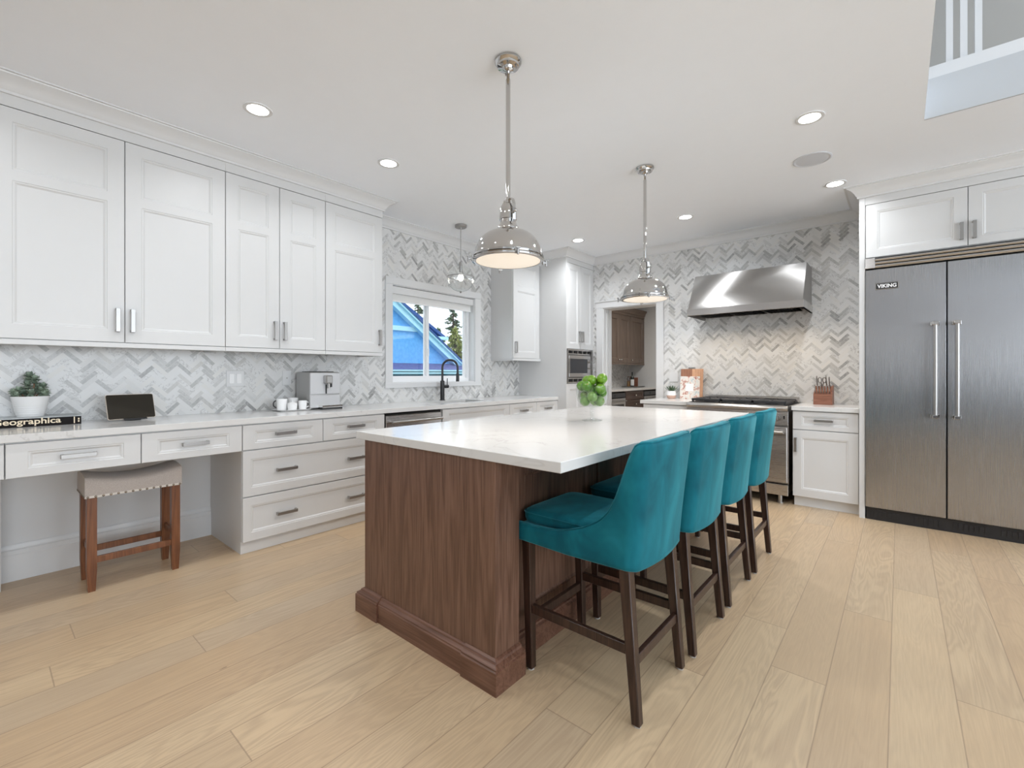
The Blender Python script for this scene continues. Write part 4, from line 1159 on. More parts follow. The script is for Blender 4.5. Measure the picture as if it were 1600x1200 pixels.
# potted succulent on the book
pz = CTZ+.0502; pc = (-3.892, .208)
ps = thing('potted_succulent', 'grey-green succulent in a ribbed white pot standing on the book', 'potted plant', (pc[0], pc[1], pz))
bm = nb(); prof = [(.057, pz), (.058, pz+.002)]
for k in range(5): z = pz+.012+k*.012; r = .060+k*.0025; prof += [(r, z), (r+.0012, z+.001), (r+.0028, z+.010)]
prof += [(.0735, pz+.076), (.081, pz+.112), (.082, pz+.118), (.078, pz+.119), (.075, pz+.100)]
lathe(bm, *pc, prof, 40); finish('pot', bm, 'ceramic', ps, 30)
bm = nb(); lathe(bm, *pc, [(.074, pz+.100), (.073, pz+.105), (.001, pz+.107)], 24); finish('soil', bm, 'soil', ps)
def leaf(bm, base, d, L, w, th, curl=.25):
    base = Vector(base); d = Vector(d).normalized(); s, t = frame_of(d)
    if t.z < 0: t = -t
    rings = []
    for f, ww in ((0, .35), (.25, .8), (.6, 1.0), (.85, .7), (1.0, .06)):
        c = base+d*(L*f)+t*(curl*L*f*f)
        rings.append([c+s*(w*ww), c+t*(th*ww), c-s*(w*ww), c-t*(th*ww*.8)])
    loft(bm, rings)
def rosette(bm, c, d, R, n=3, L=.028, w=.0075):
    c = Vector(c); d = Vector(d).normalized(); s, t = frame_of(d)
    for k in range(n):
        m = 5+2*(k < n-1)
        for i in range(m):
            a = 2*PI*(i+k*.5)/m+random.uniform(-.2, .2)
            tilt = .25+.45*k/n
            dd = (s*math.cos(a)+t*math.sin(a))*(1-tilt)+d*(tilt+.1)
            leaf(bm, c+d*.003*k, dd, L*(1-.18*k), w, .0028, .15)
bm = nb(); bs = nb()
stems = [((-.01, -.055, .165), 1), ((.0, -.015, .20), 1.15), ((.01, .02, .235-.0), 1.1), ((.015, .05, .165), 1), ((.0, .078, .15), .9), ((-.02, .035, .185), 1), ((.02, -.07, .135), .85), ((-.02, -.03, .15), .9), ((.03, .0, .15), 1), ((.03, .065, .14), .9), ((-.01, -.005, .255), 1.15), ((.01, -.085, .16), .8), ((.0, .06, .19), 1)]
for (dx, dy, dz_), s in stems:
    dx *= .8; dy *= .80; dz_ = .118+(dz_-.118)*.92; c = (pc[0]+dx, pc[1]+dy, pz+dz_-.012)
    tube(bs, [(pc[0]+dx*.2, pc[1]+dy*.25, pz+.100), (pc[0]+dx*.6, pc[1]+dy*.7, pz+.06+dz_*.4), c], .0035, 6)
    dv = Vector((dx*2+.2, dy*3, dz_-.05)); rosette(bm, c, dv, .03*s, 3, .031*s, .0070*s)
    rosette(bm, (c[0]-dx*.1, c[1]-dy*.1, c[2]-.018), dv, .03*s, 2, .030*s, .0068*s)
finish('foliage', bm, 'succulent', ps, 40); finish('stems', bs, plain('succulent_stem', (.30, .14, .07), .7), ps)
# tablet on a stand
tb = thing('tablet', 'black-screened tablet propped on a small stand on the desk', 'tablet', (-3.76, .65, CTZ))
A_ = Vector((-3.735, .530, .932)); B_ = Vector((-3.790, .775, .932)); up = Vector((-.26, -.05, 1)).normalized()
rt_ = (B_-A_).normalized(); nrm = rt_.cross(up).normalized()
if nrm.x < 0: nrm = -nrm
up = nrm.cross(rt_).normalized()
if up.z < 0: up = -up
W_, H_ = .256, .160
def slab(bm, o, u0, u1, v0, v1, w0, w1, r=.010):
    pts = rrect((u0+u1)/2, (v0+v1)/2, (u1-u0)/2, (v1-v0)/2, r, 0, 4)
    q = lambda w: [o+rt_*p[0]+up*p[1]+nrm*w for p in pts]
    loft(bm, [q(w0), q(w1)])
bm = nb(); slab(bm, A_, 0, W_, 0, H_, -.007, 0); finish('case', bm, plain('pale_gold_aluminium', (.66, .58, .50), .35, .6), tb)
bm = nb(); slab(bm, A_, .002, W_-.002, .002, H_-.002, 0, .0008, .009); finish('screen', bm, plain('dark_screen', (.022, .018, .012), .45, Specular_IOR_Level=.2), tb)
bm = nb()
c0 = A_+rt_*(W_*.30); c1 = A_+rt_*(W_*.78)
bar(bm, c0+nrm*.012-Vector((0, 0, .005)), c1+nrm*.012-Vector((0, 0, .005)), .022, .009, .002); 
m_ = (c0+c1)/2
nh_ = Vector((nrm.x, nrm.y, 0)).normalized(); m_.z = CTZ+.0035
bar(bm, m_+nh_*.012, m_-nh_*.085, .06, .005, .001)
finish('stand', bm, 'black', tb)
# switch and socket plates
def plate(label, y0, y1, z0, z1, kind):
    pl = thing('wall_plate', label, 'switch plate' if kind == 'rocker' else 'wall plate', (WX, (y0+y1)/2, z0))
    bm = nb(); bx(bm, WX+.0002, WX+.006, y0, y1, z0, z1, .002); finish('cover', bm, 'trim', pl)
    if kind == 'rocker':
        w = (y1-y0)
        for c in (y0+w*.30, y0+w*.70):
            bm = nb(); bx(bm, WX+.006, WX+.009, c-w*.13, c+w*.13, z0+.025, z1-.025, .001); finish('rocker_switch', bm, 'ceramic', pl)
    else:
        bm = nb(); cyl(bm, (WX+.006, (y0+y1)/2, (z0+z1)/2), (WX+.012, (y0+y1)/2, (z0+z1)/2), .005, n=12); finish('socket', bm, 'nickel' if kind == 'coax' else 'trim', pl)
plate('white double rocker switch plate on the tiled splashback above the desk', 1.259, 1.388, 1.118, 1.244, 'rocker')
plate('white cable socket plate on the splashback left of the coffee machine', 1.682, 1.756, 1.120, 1.244, 'coax')
plate('white blank plate on the tiles right of the window', 4.150, 4.262, 1.130, 1.248, 'blank')
pl = thing('wall_plate', 'white socket plate on the back wall behind the small potted plant', 'wall plate', (-2.1, WY, 1.12))
bm = nb(); bx(bm, -2.150, -2.045, WY-.006, WY-.0002, 1.115, 1.235, .002); finish('cover', bm, 'trim', pl)
# coffee machine
cm = thing('coffee_machine', 'silver automatic coffee machine on the counter left of the window', 'coffee machine', (-3.83, 1.94, CTZ))
cx0, cx1, cy0, cy1 = -3.965, -3.715, 1.785, 2.055
bm = nb(); bx(bm, cx0, cx1-.001, cy0, cy1, CTZ+.008, CTZ+.312, .012, 2); finish('body', bm, plain('silver_side', (.47, .465, .455), .38, .7), cm)
bm = nb(); fbox(bm, 'L', cx1, cy0+.002, cy1-.002, CTZ+.124, CTZ+.308, -.01, .006, .005); fbox(bm, 'L', cx1, cy0+.002, cy1-.002, CTZ+.012, CTZ+.120, -.01, .006, .005); finish('front_panel', bm, plain('silver_front', (.60, .60, .61), .36, .6), cm)
bm = nb(); fbox(bm, 'L', cx1, cy0+.118, cy0+.178, CTZ+.215, CTZ+.285, .0, .055, .008); cyl(bm, (cx1+.038, cy0+.148, CTZ+.215), (cx1+.038, cy0+.148, CTZ+.175), .011, n=14); finish('spout', bm, 'nickel', cm)
bm = nb(); fbox(bm, 'L', cx1, cy0+.135, cy0+.145, CTZ+.130, CTZ+.205, .004, .012); fbox(bm, 'L', cx1, cy0+.175, cy0+.188, CTZ+.185, CTZ+.235, .004, .02); finish('slot', bm, 'black', cm)
bm = nb(); fbox(bm, 'L', cx1, cy0+.075, cy1-.015, CTZ+.012, CTZ+.034, .0, .075, .004); finish('drip_tray', bm, 'chrome', cm)
bm = nb(); fbox(bm, 'L', cx1, cy0+.078, cy1-.018, CTZ, CTZ+.012, -.20, .072); bx(bm, cx0+.01, cx1-.01, cy0+.01, cy1-.01, CTZ, CTZ+.0085); finish('base', bm, 'black', cm)
bm = nb(); bx(bm, cx0+.03, cx1-.05, cy0+.04, cy1-.03, CTZ+.3125, CTZ+.318, .002); finish('bean_lid', bm, 'black', cm)
# tray with cups
tx, ty = -3.775, 1.665
bm = nb(); loft(bm, [rrect(tx, ty, .085, .115, .02, CTZ), rrect(tx, ty, .098, .128, .022, CTZ+.010), rrect(tx, ty, .101, .131, .023, CTZ+.011), rrect(tx, ty, .098, .128, .022, CTZ+.0115), rrect(tx, ty, .086, .116, .02, CTZ+.004)])
tag(finish('tray', bm, 'ceramic'), 'white rectangular tray carrying cups beside the coffee machine', 'tray')
cz = CTZ+.0042
def cup(name, label, cat, x, y, r, h, taper, han=None, hmat='ceramic', lid=False):
    root = thing(name, label, cat, (x, y, cz), 'white cups and pots on the tray')
    bm = nb(); w = .003
    lathe(bm, x, y, [(r*taper*.8, cz), (r*taper, cz+.004), (r*(taper+1)/2*1.02, cz+h*.45), (r, cz+h), (r-w, cz+h), (r*(taper+1)/2-w, cz+h*.45), (r*taper-w, cz+.007), (.001, cz+.007)], 32); finish('body', bm, 'ceramic', root, 40)
    if han is not None:
        ca, sa = math.cos(han), math.sin(han); pts = []
        for k in range(9):
            a = PI/2-PI*k/8; pts.append((x+ca*(r*.93+.022*math.cos(a)), y+sa*(r*.93+.022*math.cos(a)), cz+h*.55+h*.30*math.sin(a)))
        bm = nb(); tube(bm, pts, .0045, 8); finish('handle', bm, hmat, root)
    if lid:
        bm = nb(); lathe(bm, x, y, [(r+.001, cz+h), (r+.001, cz+h+.003), (r*.6, cz+h+.012), (.006, cz+h+.015), (.008, cz+h+.024), (.001, cz+h+.028)], 28); finish('lid', bm, 'ceramic', root)
    return root
cup('mug', 'tall white mug with a dark handle at the left of the tray', 'mug', -3.795, 1.598, .042, .092, .86, -PI/2-.3, 'black')
cup('mug', 'white mug at the back of the tray, next to the coffee machine', 'mug', -3.835, 1.705, .040, .094, .86, None)
cup('sugar_bowl', 'small round white lidded bowl at the front of the tray', 'bowl', -3.725, 1.650, .037, .052, .85, None, lid=True)
cup('milk_jug', 'small white jug with a handle at the right of the tray', 'jug', -3.735, 1.738, .034, .074, .85, PI/2)

# ------------------------------------------------------------------ roller blind
bl = thing('roller_blind', 'white cassette roller blind drawn up at the top of the kitchen window', 'blind', (GX+.07, 3.37, 1.97))
bm = nb(); bx(bm, GX+.03, GX+.095, wy0+.010, wy1-.010, 2.052, 2.128, .003); finish('cassette', bm, 'trim', bl)
bm = nb(); bx(bm, GX+.055, GX+.059, wy0+.025, wy1-.025, 1.985, 2.053); finish('fabric', bm, plain('blind_fabric', (.74, .74, .73), .8), bl)
bm = nb(); bx(bm, GX+.050, GX+.064, wy0+.025, wy1-.025, 1.972, 1.986, .002); finish('bottom_bar', bm, 'vinyl', bl)

# ------------------------------------------------------------------ fruit bowl
bxc, byc = -1.505, 2.565
fb = thing('fruit_bowl', 'clear footed glass bowl filled with limes on the island', 'bowl', (bxc, byc, CTZ))
def P2(l): return [(r, CTZ+z) for r, z in l]
bm = nb(); lathe(bm, bxc, byc, P2([(.064, 0), (.066, .003), (.040, .008), (.014, .016), (.010, .028), (.015, .040), (.011, .050), (.010, .062), (.018, .078), (.045, .086), (.078, .100), (.096, .130), (.103, .168), (.105, .222), (.1035, .2235), (.1015, .222), (.100, .168), (.093, .131), (.075, .104), (.040, .092), (.001, .089)]), 48)
finish('bowl', bm, 'thin_glass', fb, 40)
def bowl_r(z):
    pts = [(.088, .0), (.093, .050), (.106, .078), (.132, .092), (.168, .0985), (.222, .1005), (.32, .1005)]
    return smooth_interp(z, pts)
rl = random.Random(11); LR = .0345
P_l = [[rl.uniform(-.04, .04), rl.uniform(-.04, .04), .13+.012*k] for k in range(15)]
for it in range(900):
    for p in P_l: p[2] -= .0006 if it < 700 else 0
    for _ in range(3):
        for a in range(len(P_l)):
            for b in range(a+1, len(P_l)):
                d = [P_l[b][q]-P_l[a][q] for q in range(3)]; L = math.sqrt(sum(x*x for x in d))+1e-9
                if L < 2*LR:
                    m = (2*LR-L)/2/L
                    for q in range(3): P_l[a][q] -= d[q]*m; P_l[b][q] += d[q]*m
        for p in P_l:
            if p[2] < .091+LR: p[2] = .091+LR
            r = math.hypot(p[0], p[1])
            lim = min(bowl_r(p[2])-LR, bowl_r(p[2]-LR*.6)-LR*.78)
            if r > lim > 0: p[0] *= lim/r; p[1] *= lim/r
limes = sorted([tuple(p) for p in P_l], key=lambda p: p[2])
lp = None
dirs = ['lime at the bottom left of the glass bowl', 'lime at the bottom right of the glass bowl']
for k, (dx, dy, dz_) in enumerate(limes):
    # offsets are given in camera-facing axes (right, away)
    c_, s_ = math.cos(math.radians(40.38)), math.sin(math.radians(40.38))
    wx_, wy_ = bxc+dx*c_-dy*s_, byc+dx*s_+dy*c_
    if lp is None:
        bm = nb(); prof = []
        for q in range(13):
            a = -PI/2+PI*q/12; r = .0335*math.cos(a); z = .0338*math.sin(a)
            if q in (12,): z += .001
            prof.append((r, z))
        lathe(bm, 0, 0, prof, 24); lp = finish('lime', bm, 'lime', None, 60, (0, 0, 0)); o = lp
        bm = nb(); lathe(bm, 0, 0, [(.004, .0335), (.0045, .0350), (.001, .0355)], 8); finish('stem_end', bm, plain('lime_stem', (.35, .30, .10), .8), lp)
    else:
        o = lp.copy(); COL.objects.link(o)
        for ch in lp.children:
            c2 = ch.copy(); COL.objects.link(c2); c2.parent = o
    o.location = (wx_, wy_, CTZ+dz_)
    o.rotation_euler = (random.uniform(.5, 2.4), random.uniform(0, 6), random.uniform(0, 6))
    o.scale = (1, 1, random.uniform(.97, 1.0))
    row = 'bottom' if dz_ < .14 else ('lower' if dz_ < .175 else ('upper' if dz_ < .215 else 'topmost'))
    an_ = math.degrees(math.atan2(dy, dx)) % 360
    side = ('right', 'back right', 'back', 'back left', 'left', 'front left', 'front', 'front right')[int((an_+22.5)//45) % 8] if math.hypot(dx, dy) > .012 else 'centre'
    tag(o, 'green lime at the %s of the %s layer in the glass bowl' % (side, row), 'lime', 'limes in the glass bowl')

# ------------------------------------------------------------------ things on the back counters
# small pot
qx, qy = -2.085, 5.40
pp = thing('potted_plant', 'small spiky green plant in a round white pot with a terracotta base, beside the doorway', 'potted plant', (qx, qy, CTZ))
bm = nb(); lathe(bm, qx, qy, P2([(.036, 0), (.044, .004), (.055, .030), (.0565, .038)]), 32); pm = finish('pot_base', bm, plain('terracotta_pink', (.62, .42, .34), .6), pp, 40)
bm = nb(); lathe(bm, qx, qy, P2([(.0565, .038), (.057, .050), (.052, .075), (.045, .090), (.042, .090), (.046, .070)]), 32, False, True); finish('pot', bm, 'ceramic', pp, 40)
bm = nb()
for k in range(26):
    a = k*2.4; t = k/26; L = .095-.02*t; el = .35+1.0*t
    leaf(bm, (qx+.012*math.cos(a)*(1-t), qy+.012*math.sin(a)*(1-t), CTZ+.082), (math.cos(a)*math.cos(el), math.sin(a)*math.cos(el), math.sin(el)), L, .0065, .0025, .10)
finish('foliage', bm, 'aloe', pp, 40)
# cutting board and recipe book leaning on the tiles
yb0 = 5.425
bd_ = thing('cutting_board', 'two-tone wooden cutting board leaning against the tiles behind the recipe book', 'cutting board', (-1.86, yb0, CTZ))
tilt = .055
def lean_box(bm, x0, x1, z0, z1, w0, w1):
    y = lambda z, w: yb0+.02+(z-CTZ)*tilt*1.4-w
    bot = [(x0, y(z0, w1), z0), (x1, y(z0, w1), z0), (x1, y(z0, w0), z0), (x0, y(z0, w0), z0)]
    top = [(x0, y(z1, w1), z1), (x1, y(z1, w1), z1), (x1, y(z1, w0), z1), (x0, y(z1, w0), z1)]
    hexa(bm, bot, top, .002)
bX0, bX1 = -1.990, -1.735; xm_ = -1.860
bm = nb(); lean_box(bm, bX0, xm_, CTZ, CTZ+.352, 0, .018); finish('dark_half', bm, 'board_dark', bd_)
bm = nb(); lean_box(bm, xm_, bX1, CTZ, CTZ+.352, 0, .018); finish('light_half', bm, 'board_light', bd_)
bm = nb(); lean_box(bm, -1.905, -1.825, CTZ+.352, CTZ+.372, .004, .014); finish('hanging_loop', bm, 'nickel', bd_)
rb = thing('recipe_book', 'open-faced recipe book with dessert photographs leaning on the cutting board', 'book', (-1.88, yb0-.03, CTZ))
M['cover_pic'] = None
def cover():
    t = NT('recipe_cover'); p = t.obj(); X, Y, Z = t.sep(p)
    n = t.noise(t.comb(t.math('MULTIPLY', X, 22.0), 0.0, t.math('MULTIPLY', Z, 22.0)), 1.0, 2, .5, .6)
    a = t.ramp(n, [(.28, (.40, .52, .56)), (.40, (.68, .68, .66)), (.50, (.80, .74, .68)), (.575, (.60, .42, .36)), (.62, (.38, .12, .10)), (.68, (.72, .60, .52)), (.85, (.8, .78, .75))])
    u = t.math('ABSOLUTE', t.math('SUBTRACT', X, -.002)); v = t.math('ABSOLUTE', t.math('SUBTRACT', Z, .135))
    box = t.math('MULTIPLY', t.math('LESS_THAN', u, .045), t.math('LESS_THAN', v, .045))
    t.set(t.mix(box, a, (.88, .87, .86)), .35); return t.m
M['cover_pic'] = cover()
bm = nb(); lean_box(bm, -1.985, -1.765, CTZ, CTZ+.262, .0195, .0320); finish('pages', bm, plain('book_pages', (.85, .84, .80), .7), rb)
bm = nb(); lean_box(bm, -1.988, -1.762, CTZ, CTZ+.265, .0325, .0345); finish('front_cover', bm, 'cover_pic', rb)
# knife block with knives
kx0, kx1, ky0, ky1 = -.640, -.500, 5.27, 5.42
kb_ = thing('knife_block', 'reddish wooden knife block on the counter left of the refrigerator', 'knife block', (-.57, 5.34, CTZ))
bm = nb(); pr_ = [(0, CTZ), (0, CTZ+.095), (.055, CTZ+.125), (.12, CTZ+.175), (.15, CTZ+.175), (.15, CTZ)]
prism(bm, [(kx0, ky0+a, z) for a, z in pr_], (kx1-kx0, 0, 0)); finish('block', bm, 'blockwood', kb_, 20)
bm = nb(); prism(bm, [(kx1, ky0+a, z) for a, z in [(0, CTZ), (0, CTZ+.120), (.06, CTZ+.175), (.15, CTZ+.185), (.15, CTZ)]], (.012, 0, 0)); finish('side', bm, 'blockwood', kb_, 20)
def knife(x, y, z, L, w, lab, name='steak_knife', rivets=False):
    k_ = thing(name, lab, 'knife', (x, y, z), 'knives standing in the wooden block')
    d = Vector((0, -.55, .84)).normalized()
    b = Vector((x, y, z)); bm = nb()
    bar(bm, b, b+d*L, .009, w, .002, up=(0, .84, .55)); h = finish('handle', bm, 'nickel', k_)
    if rivets:
        bm = nb()
        for q in (.25, .5, .75): cyl(bm, b+d*(L*q)-Vector((.0055, 0, 0)), b+d*(L*q)+Vector((.0055, 0, 0)), .003, n=8)
        finish('rivet', bm, 'black', h)
    bm = nb(); bar(bm, b-d*.03, b, .002, w*.9, 0, up=(0, .84, .55)); finish('blade', bm, 'steel_h', k_)
for k in range(6):
    knife(kx0+.014+k*.0225, ky0+.030, CTZ+.1145, .088, .018, ['leftmost steak knife in the front row of the knife block', 'second steak knife from the left in the front row', 'third steak knife from the left in the front row', 'third steak knife from the right in the front row', 'second steak knife from the right in the front row', 'rightmost steak knife in the front row of the knife block'][k])
for k, (x, L, lab) in enumerate(((kx0+.022, .125, 'large riveted chef knife at the back left of the block'), (kx0+.098, .13, 'large riveted knife at the back right of the block'), (kx0+.122, .115, 'shorter riveted knife at the back corner of the block'))):
    knife(x, ky0+.108, CTZ+.166, L, .026, lab, 'kitchen_knife', True)
sc = thing('kitchen_scissors', 'steel kitchen scissors in the middle of the knife block', 'scissors', (kx0+.06, ky0+.10, CTZ+.16))
bm = nb()
for sx_ in (-.018, .018):
    pts = []
    for q in range(13):
        a = 2*PI*q/12; pts.append((kx0+.062+sx_+.014*math.cos(a), ky0+.085-.012*math.sin(a), CTZ+.235+.026*math.sin(a)))
    tube(bm, pts, .004, 8, False)
    bar(bm, (kx0+.062+sx_*.6, ky0+.095, CTZ+.212), (kx0+.062, ky0+.115, CTZ+.165), .006, .010)
finish('scissors_handles', bm, 'nickel', sc)

# ------------------------------------------------------------------ pantry beyond the doorway
PX, PU = -3.98, -4.265
root = thing('pantry_wall_cabinet', 'dark brown wall cabinet seen through the doorway', 'cabinet', (-4.4, 8.6, 1.42))
bm = nb(); bx(bm, -4.619, PU-.0205, 6.9, 9.489, 1.43, 2.41); finish('cabinet_box', bm, 'pantrywood', root)
for a, b, hu in ((6.90, 7.60, 7.64), (7.60, 8.331, 8.29), (8.331, 8.814, 8.37), (8.814, 9.489, 8.86)):
    f_ = front(root, 'door', 'L', PU, a, b, 1.425, 2.40, .085, mat='pantrywood', d=.018, gap=.004)
    bm = nb(); ball(bm, (PU+.022, hu if hu > a and hu < b else (a+.04), 1.49), .016, 1, 1, 1, 12); cyl(bm, (PU, hu if a < hu < b else a+.04, 1.49), (PU+.02, hu if a < hu < b else a+.04, 1.49), .006, n=8); finish('knob', bm, 'chrome', f_)
bm = nb(); sweep(bm, [(PU, 6.9), (PU, 9.489)], [(-.33, 2.401), (.004, 2.401), (.004, 2.45), (.020, 2.455), (.030, 2.50), (.060, 2.54), (.060, 2.565), (-.33, 2.565)]); finish('crown', bm, 'pantrywood', root, 30)
bm = nb(); bx(bm, PU-.03, PU+.002, 6.9, 9.489, 1.395, 1.424); finish('light_rail', bm, 'pantrywood', root)
root = thing('pantry_base_cabinet', 'dark brown drawer cabinet between two built-in appliances in the pantry', 'cabinet', (-4.3, 8.4, 0))
bm = nb(); bx(bm, -4.619, PX-.0205, 8.021, 8.828, .09, CZ-.001); bx(bm, -4.619, PX-.0205, 6.6, 7.20, .09, CZ-.001); bx(bm, -4.619, PX-.05, 6.6, 9.489, 0, .0899); finish('cabinet_box', bm, 'pantrydark', root)
for z0, z1 in ((.705, .868), (.52, .70), (.31, .515), (.095, .305)):
    f_ = front(root, 'drawer', 'L', PX, 8.03, 8.82, z0, z1, .06, rail=.035, mat='pantrydark')
    bm = nb(); ball(bm, (PX+.024, 8.425, (z0+z1)/2), .018, 1, 1, 1, 12); cyl(bm, (PX-.008, 8.425, (z0+z1)/2), (PX+.02, 8.425, (z0+z1)/2), .007, n=8); finish('knob', bm, 'chrome', f_)
for (a, b, lab) in ((7.205, 8.018, 'built-in stainless oven left of the drawers in the pantry'), (8.832, 9.486, 'built-in stainless oven right of the drawers in the pantry')):
    ov = thing('built_in_oven', lab, 'oven', (-4.3, (a+b)/2, .09))
    bm = nb(); bx(bm, -4.6, PX-.02, a, b, .09, CZ-.003); finish('body', bm, 'void', ov)
    bm = nb(); fbox(bm, 'L', PX, a+.01, b-.01, .765, .850, -.02, .006, .002); fbox(bm, 'L', PX, (a+b)/2-.03, (a+b)/2+.03, .79, .83, .006, .012); finish('control_panel', bm, 'blackglass', ov)
    bm = nb(); fbox(bm, 'L', PX, a+.01, b-.01, .100, .750, -.02, .008, .002); finish('door', bm, 'steel_y', ov)
    bm = nb(); fbox(bm, 'L', PX, a+.08, b-.08, .25, .64, .008, .010); finish('window', bm, 'blackglass', ov)
    bm = nb(); cyl(bm, (PX+.045, a+.04, .700), (PX+.045, b-.04, .700), .012, n=12)
    for q in (a+.06, b-.06): cyl(bm, (PX, q, .700), (PX+.045, q, .700), .008, n=8)
    finish('handle', bm, 'nickel', ov)
bm = nb(); bx(bm, -4.618, PX+.02, 6.6, 9.488, .881, .92, .001)
tag(finish('countertop', bm, 'quartz'), 'white countertop in the pantry beyond the doorway', 'countertop')
# tray, caddy and bottle
wx, wy = -4.40, 9.20
bm = nb(); loft(bm, [rrect(wx+.03, wy-.03, .17, .20, .03, CTZ), rrect(wx+.03, wy-.03, .185, .215, .03, CTZ+.02), rrect(wx+.03, wy-.03, .18, .21, .03, CTZ+.02), rrect(wx+.03, wy-.03, .165, .195, .03, CTZ+.006)])
tag(finish('tray', bm, 'nickel'), 'silver tray under the wine bottle on the pantry counter', 'tray')
z0 = CTZ+.0065
wb = thing('wine_bottle', 'dark green wine bottle with a white label on the pantry counter', 'bottle', (wx+.03, wy-.08, z0))
X_, Y_ = wx+.04, wy-.10
bm = nb(); lathe(bm, X_, Y_, [(.036, z0), (.038, z0+.004), (.038, z0+.185), (.034, z0+.205), (.018, z0+.235), (.0145, z0+.25), (.0145, z0+.255)], 28); finish('glass', bm, plain('dark_bottle', (.012, .02, .014), .06), wb)
bm = nb(); lathe(bm, X_, Y_, [(.0150, z0+.250), (.0155, z0+.31), (.0155, z0+.318), (.001, z0+.319)], 20); finish('foil', bm, 'black', wb)
bm = nb(); lathe(bm, X_, Y_, [(.0384, z0+.03), (.0386, z0+.03), (.0386, z0+.16), (.0384, z0+.16)], 28); finish('label', bm, 'ceramic', wb)
bm = nb(); bx(bm, wx-.14, wx-.02, wy+.04, wy+.055, z0, z0+.22, .002); bx(bm, wx-.02, wx+.10, wy+.04, wy+.055, z0, z0+.20, .002)
tag(finish('wooden_box', bm, 'blockwood'), 'brown wooden board standing behind the wine bottle', 'board')
gl_ = thing('glass_canister', 'clear glass canister beside the wine bottle in the pantry', 'jar', (wx-.04, wy-.02, z0))
bm = nb(); lathe(bm, wx-.06, wy-.05, [(.045, z0), (.047, z0+.004), (.047, z0+.18), (.044, z0+.18), (.044, z0+.008), (.001, z0+.007)], 24); finish('jar', bm, 'thin_glass', gl_)
bm = nb(); lathe(bm, wx-.06, wy-.05, [(.048, z0+.181), (.048, z0+.195), (.012, z0+.200), (.012, z0+.215), (.001, z0+.216)], 24); finish('lid', bm, 'nickel', gl_)
bm = nb(); lathe(bm, wx-.06, wy-.05, [(.043, z0+.0085), (.043, z0+.12), (.001, z0+.121)], 20); finish('contents', bm, plain('amber_cereal', (.42, .22, .08), .8, var=.3), gl_)
area_light('pantry_light', (-3.0, 7.6, 2.70), (0, 0, 0), .5, 1.6, 26, (1, .97, .92))
dup(d0, (-3.0, 7.6, ZC), 0, 'recessed downlight in the pantry ceiling beyond the doorway')

# ------------------------------------------------------------------ outside the kitchen window
bm = nb(); bx(bm, -40, WX-.17, -8, 40, -.3, -.05); g_ = finish('garden_ground', bm, 'grass'); g_['kind'] = 'structure'
nh = thing('neighbour_house', 'bright blue stucco house with pale blue trim outside the window', 'house', (-10.5, 6.0, -.05))
HX = -9.0
rake = lambda y: 2.86-.698*(y-6.281)
bm = nb(); prism(bm, [(HX, 1.2, -.05), (HX, 9.6, -.05), (HX, 9.6, rake(9.6)-.06), (HX, 3.0, rake(3.0)-.06), (HX, 1.2, rake(3.0)-1.3)], (-4, 0, 0)); finish('wall', bm, 'stucco', nh, None)
bm = nb(); prism(bm, [(HX+.16, 9.9, rake(9.9)-.14), (HX+.16, 9.9, rake(9.9)), (HX+.16, 3.0, rake(3.0)), (HX+.16, 3.0, rake(3.0)-.14)], (-.16, 0, 0)); prism(bm, [(HX+.22, 9.9, rake(9.9)+.0), (HX+.22, 9.9, rake(9.9)+.05), (HX+.22, 3.0, rake(3.0)+.05), (HX+.22, 3.0, rake(3.0))], (-.22, 0, 0)); finish('rake_board', bm, 'bluetrim', nh, None)
bm = nb(); bx(bm, HX, HX+.05, 3.0, 7.05, 2.225, 2.335); finish('belly_band', bm, 'bluetrim', nh, None)
bm = nb(); prism(bm, [(HX+.24, 9.9, rake(9.9)+.05), (HX+.24, 9.9, rake(9.9)+.10), (HX+.24, 3.0, rake(3.0)+.10), (HX+.24, 3.0, rake(3.0)+.05)], (-4.3, 0, 0)); finish('roof', bm, 'roof', nh, None)
# higher roof plane rising behind the rake
bm = nb()
zz = lambda y: 3.154-.560*(y-7.888)
prism(bm, [(-10.6, 9.35, zz(9.35)), (-10.6, 4.0, zz(4.0)), (-10.6, 4.0, zz(4.0)-.1), (-10.6, 9.35, zz(9.35)-.1)], (-4, 0, 0)); finish('upper_roof', bm, 'roof', nh, None)
bm = nb(); bx(bm, -14.6, -10.58, 8.9, 9.42, zz(9.35)-.10, zz(9.35)-.005); finish('eave_board', bm, 'bluetrim', nh, None)
bm = nb(); prism(bm, [(-10.7, 9.0, -.05), (-10.7, 9.0, zz(9.0)-.12), (-10.7, 4.0, zz(4.0)-.12), (-10.7, 4.0, -.05)], (-3.8, 0, 0)); finish('upper_wall', bm, 'stucco', nh, None)
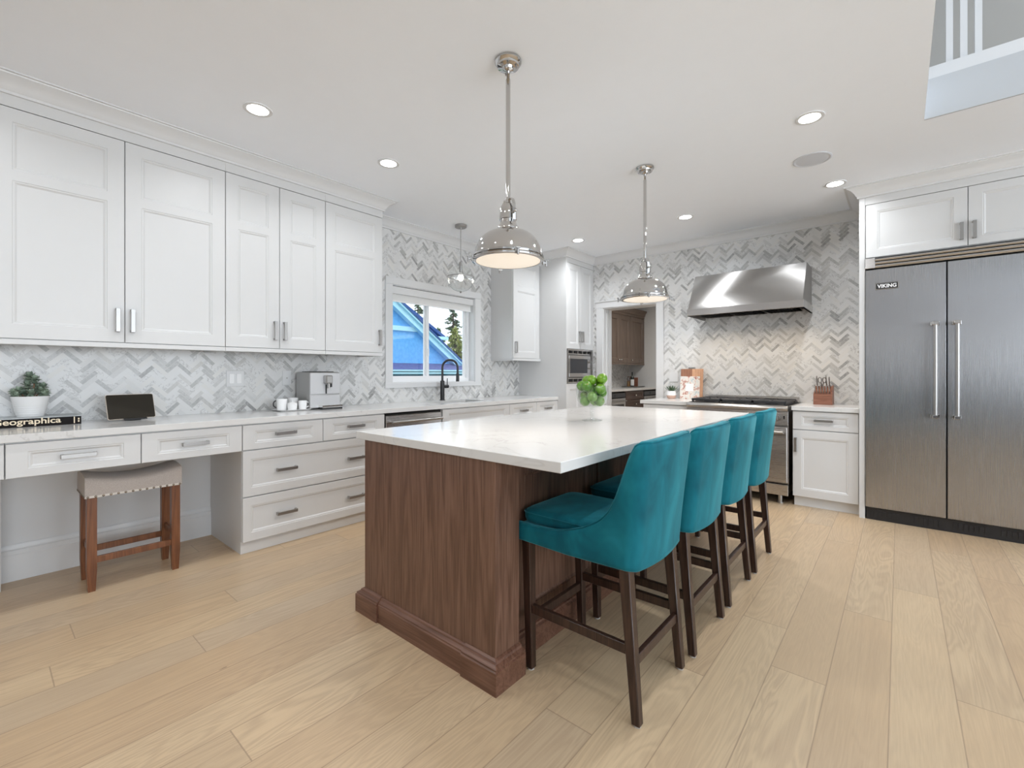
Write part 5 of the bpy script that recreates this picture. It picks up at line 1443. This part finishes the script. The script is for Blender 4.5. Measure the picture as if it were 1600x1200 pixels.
# lower lean-to roof with gutter
bm = nb(); prism(bm, [(HX, 2.0, 1.46), (HX+.55, 2.0, 1.31), (HX+.55, 2.0, 1.27), (HX, 2.0, 1.40)], (0, 8.4, 0)); finish('lean_to_roof', bm, 'roof2', nh, None)
bm = nb(); bx(bm, HX+.50, HX+.60, 2.0, 10.4, 1.20, 1.245); bx(bm, HX+.50, HX+.62, 2.0, 10.4, 1.262, 1.30); finish('gutter', bm, 'bluetrim', nh, None)
bm = nb(); bx(bm, HX, HX+.45, 2.0, 10.4, -.05, 1.255); finish('lean_to_wall', bm, 'teal_board', nh, None)
# trees
def conifer(x, y, h, r, label, mat='needles', seed=1, z_low=.12):
    rnd = random.Random(seed)
    t_ = thing('conifer', label, 'tree', (x, y, -.05), 'trees beyond the neighbouring house')
    bm = nb(); lathe(bm, x, y, [(.14, -.05), (.09, h*.5), (.015, h)], 10); finish('trunk', bm, 'bark', t_)
    bm = nb(); bb_ = nb()
    for k in range(150):
        f = (k+rnd.random())/150; z = h*(z_low+(1-z_low)*f); L = r*(1-f)**.8*rnd.uniform(.55, 1.1)+.1; a = rnd.uniform(0, 2*PI)
        d = Vector((math.cos(a), math.sin(a), rnd.uniform(-.25, .15))).normalized()
        p0 = Vector((x, y, z)); p1 = p0+d*L-Vector((0, 0, .12*L))
        tube(bb_, [p0, (p0+p1)/2+Vector((0, 0, .03)), p1], [.02, .012, .004], 4)
        m = int(26+L*60)
        for i in range(m):
            q = .25+.75*rnd.random(); c = p0.lerp(p1, q); s = rnd.uniform(.07, .17)*(1.15-q*.5)
            dd = Vector((rnd.gauss(0, 1), rnd.gauss(0, 1), rnd.gauss(-.25, .5))).normalized(); u, v = frame_of(dd)
            bm.faces.new([bm.verts.new(c+u*s*.34), bm.verts.new(c+dd*s), bm.verts.new(c-u*s*.34)])
    finish('branches', bb_, 'bark', t_); finish('needles', bm, mat, t_, None)
conifer(-17.0, 15.45, 4.6, 1.25, 'tall thin conifer against the bright sky, right pane of the window', 'needles', 3)
conifer(-13.0, 11.95, 2.95, 1.15, 'rounded yellow-green tree below the conifer, beside the window frame', 'leaves_y', 5)
conifer(-20.0, 15.6, 5.2, 1.5, 'pale distant tree above the roof line, left pane of the window', 'needles', 8)
conifer(-15.2, 12.9, 3.15, 1.2, 'low green tree just above the sloping roof edge', 'needles', 9)
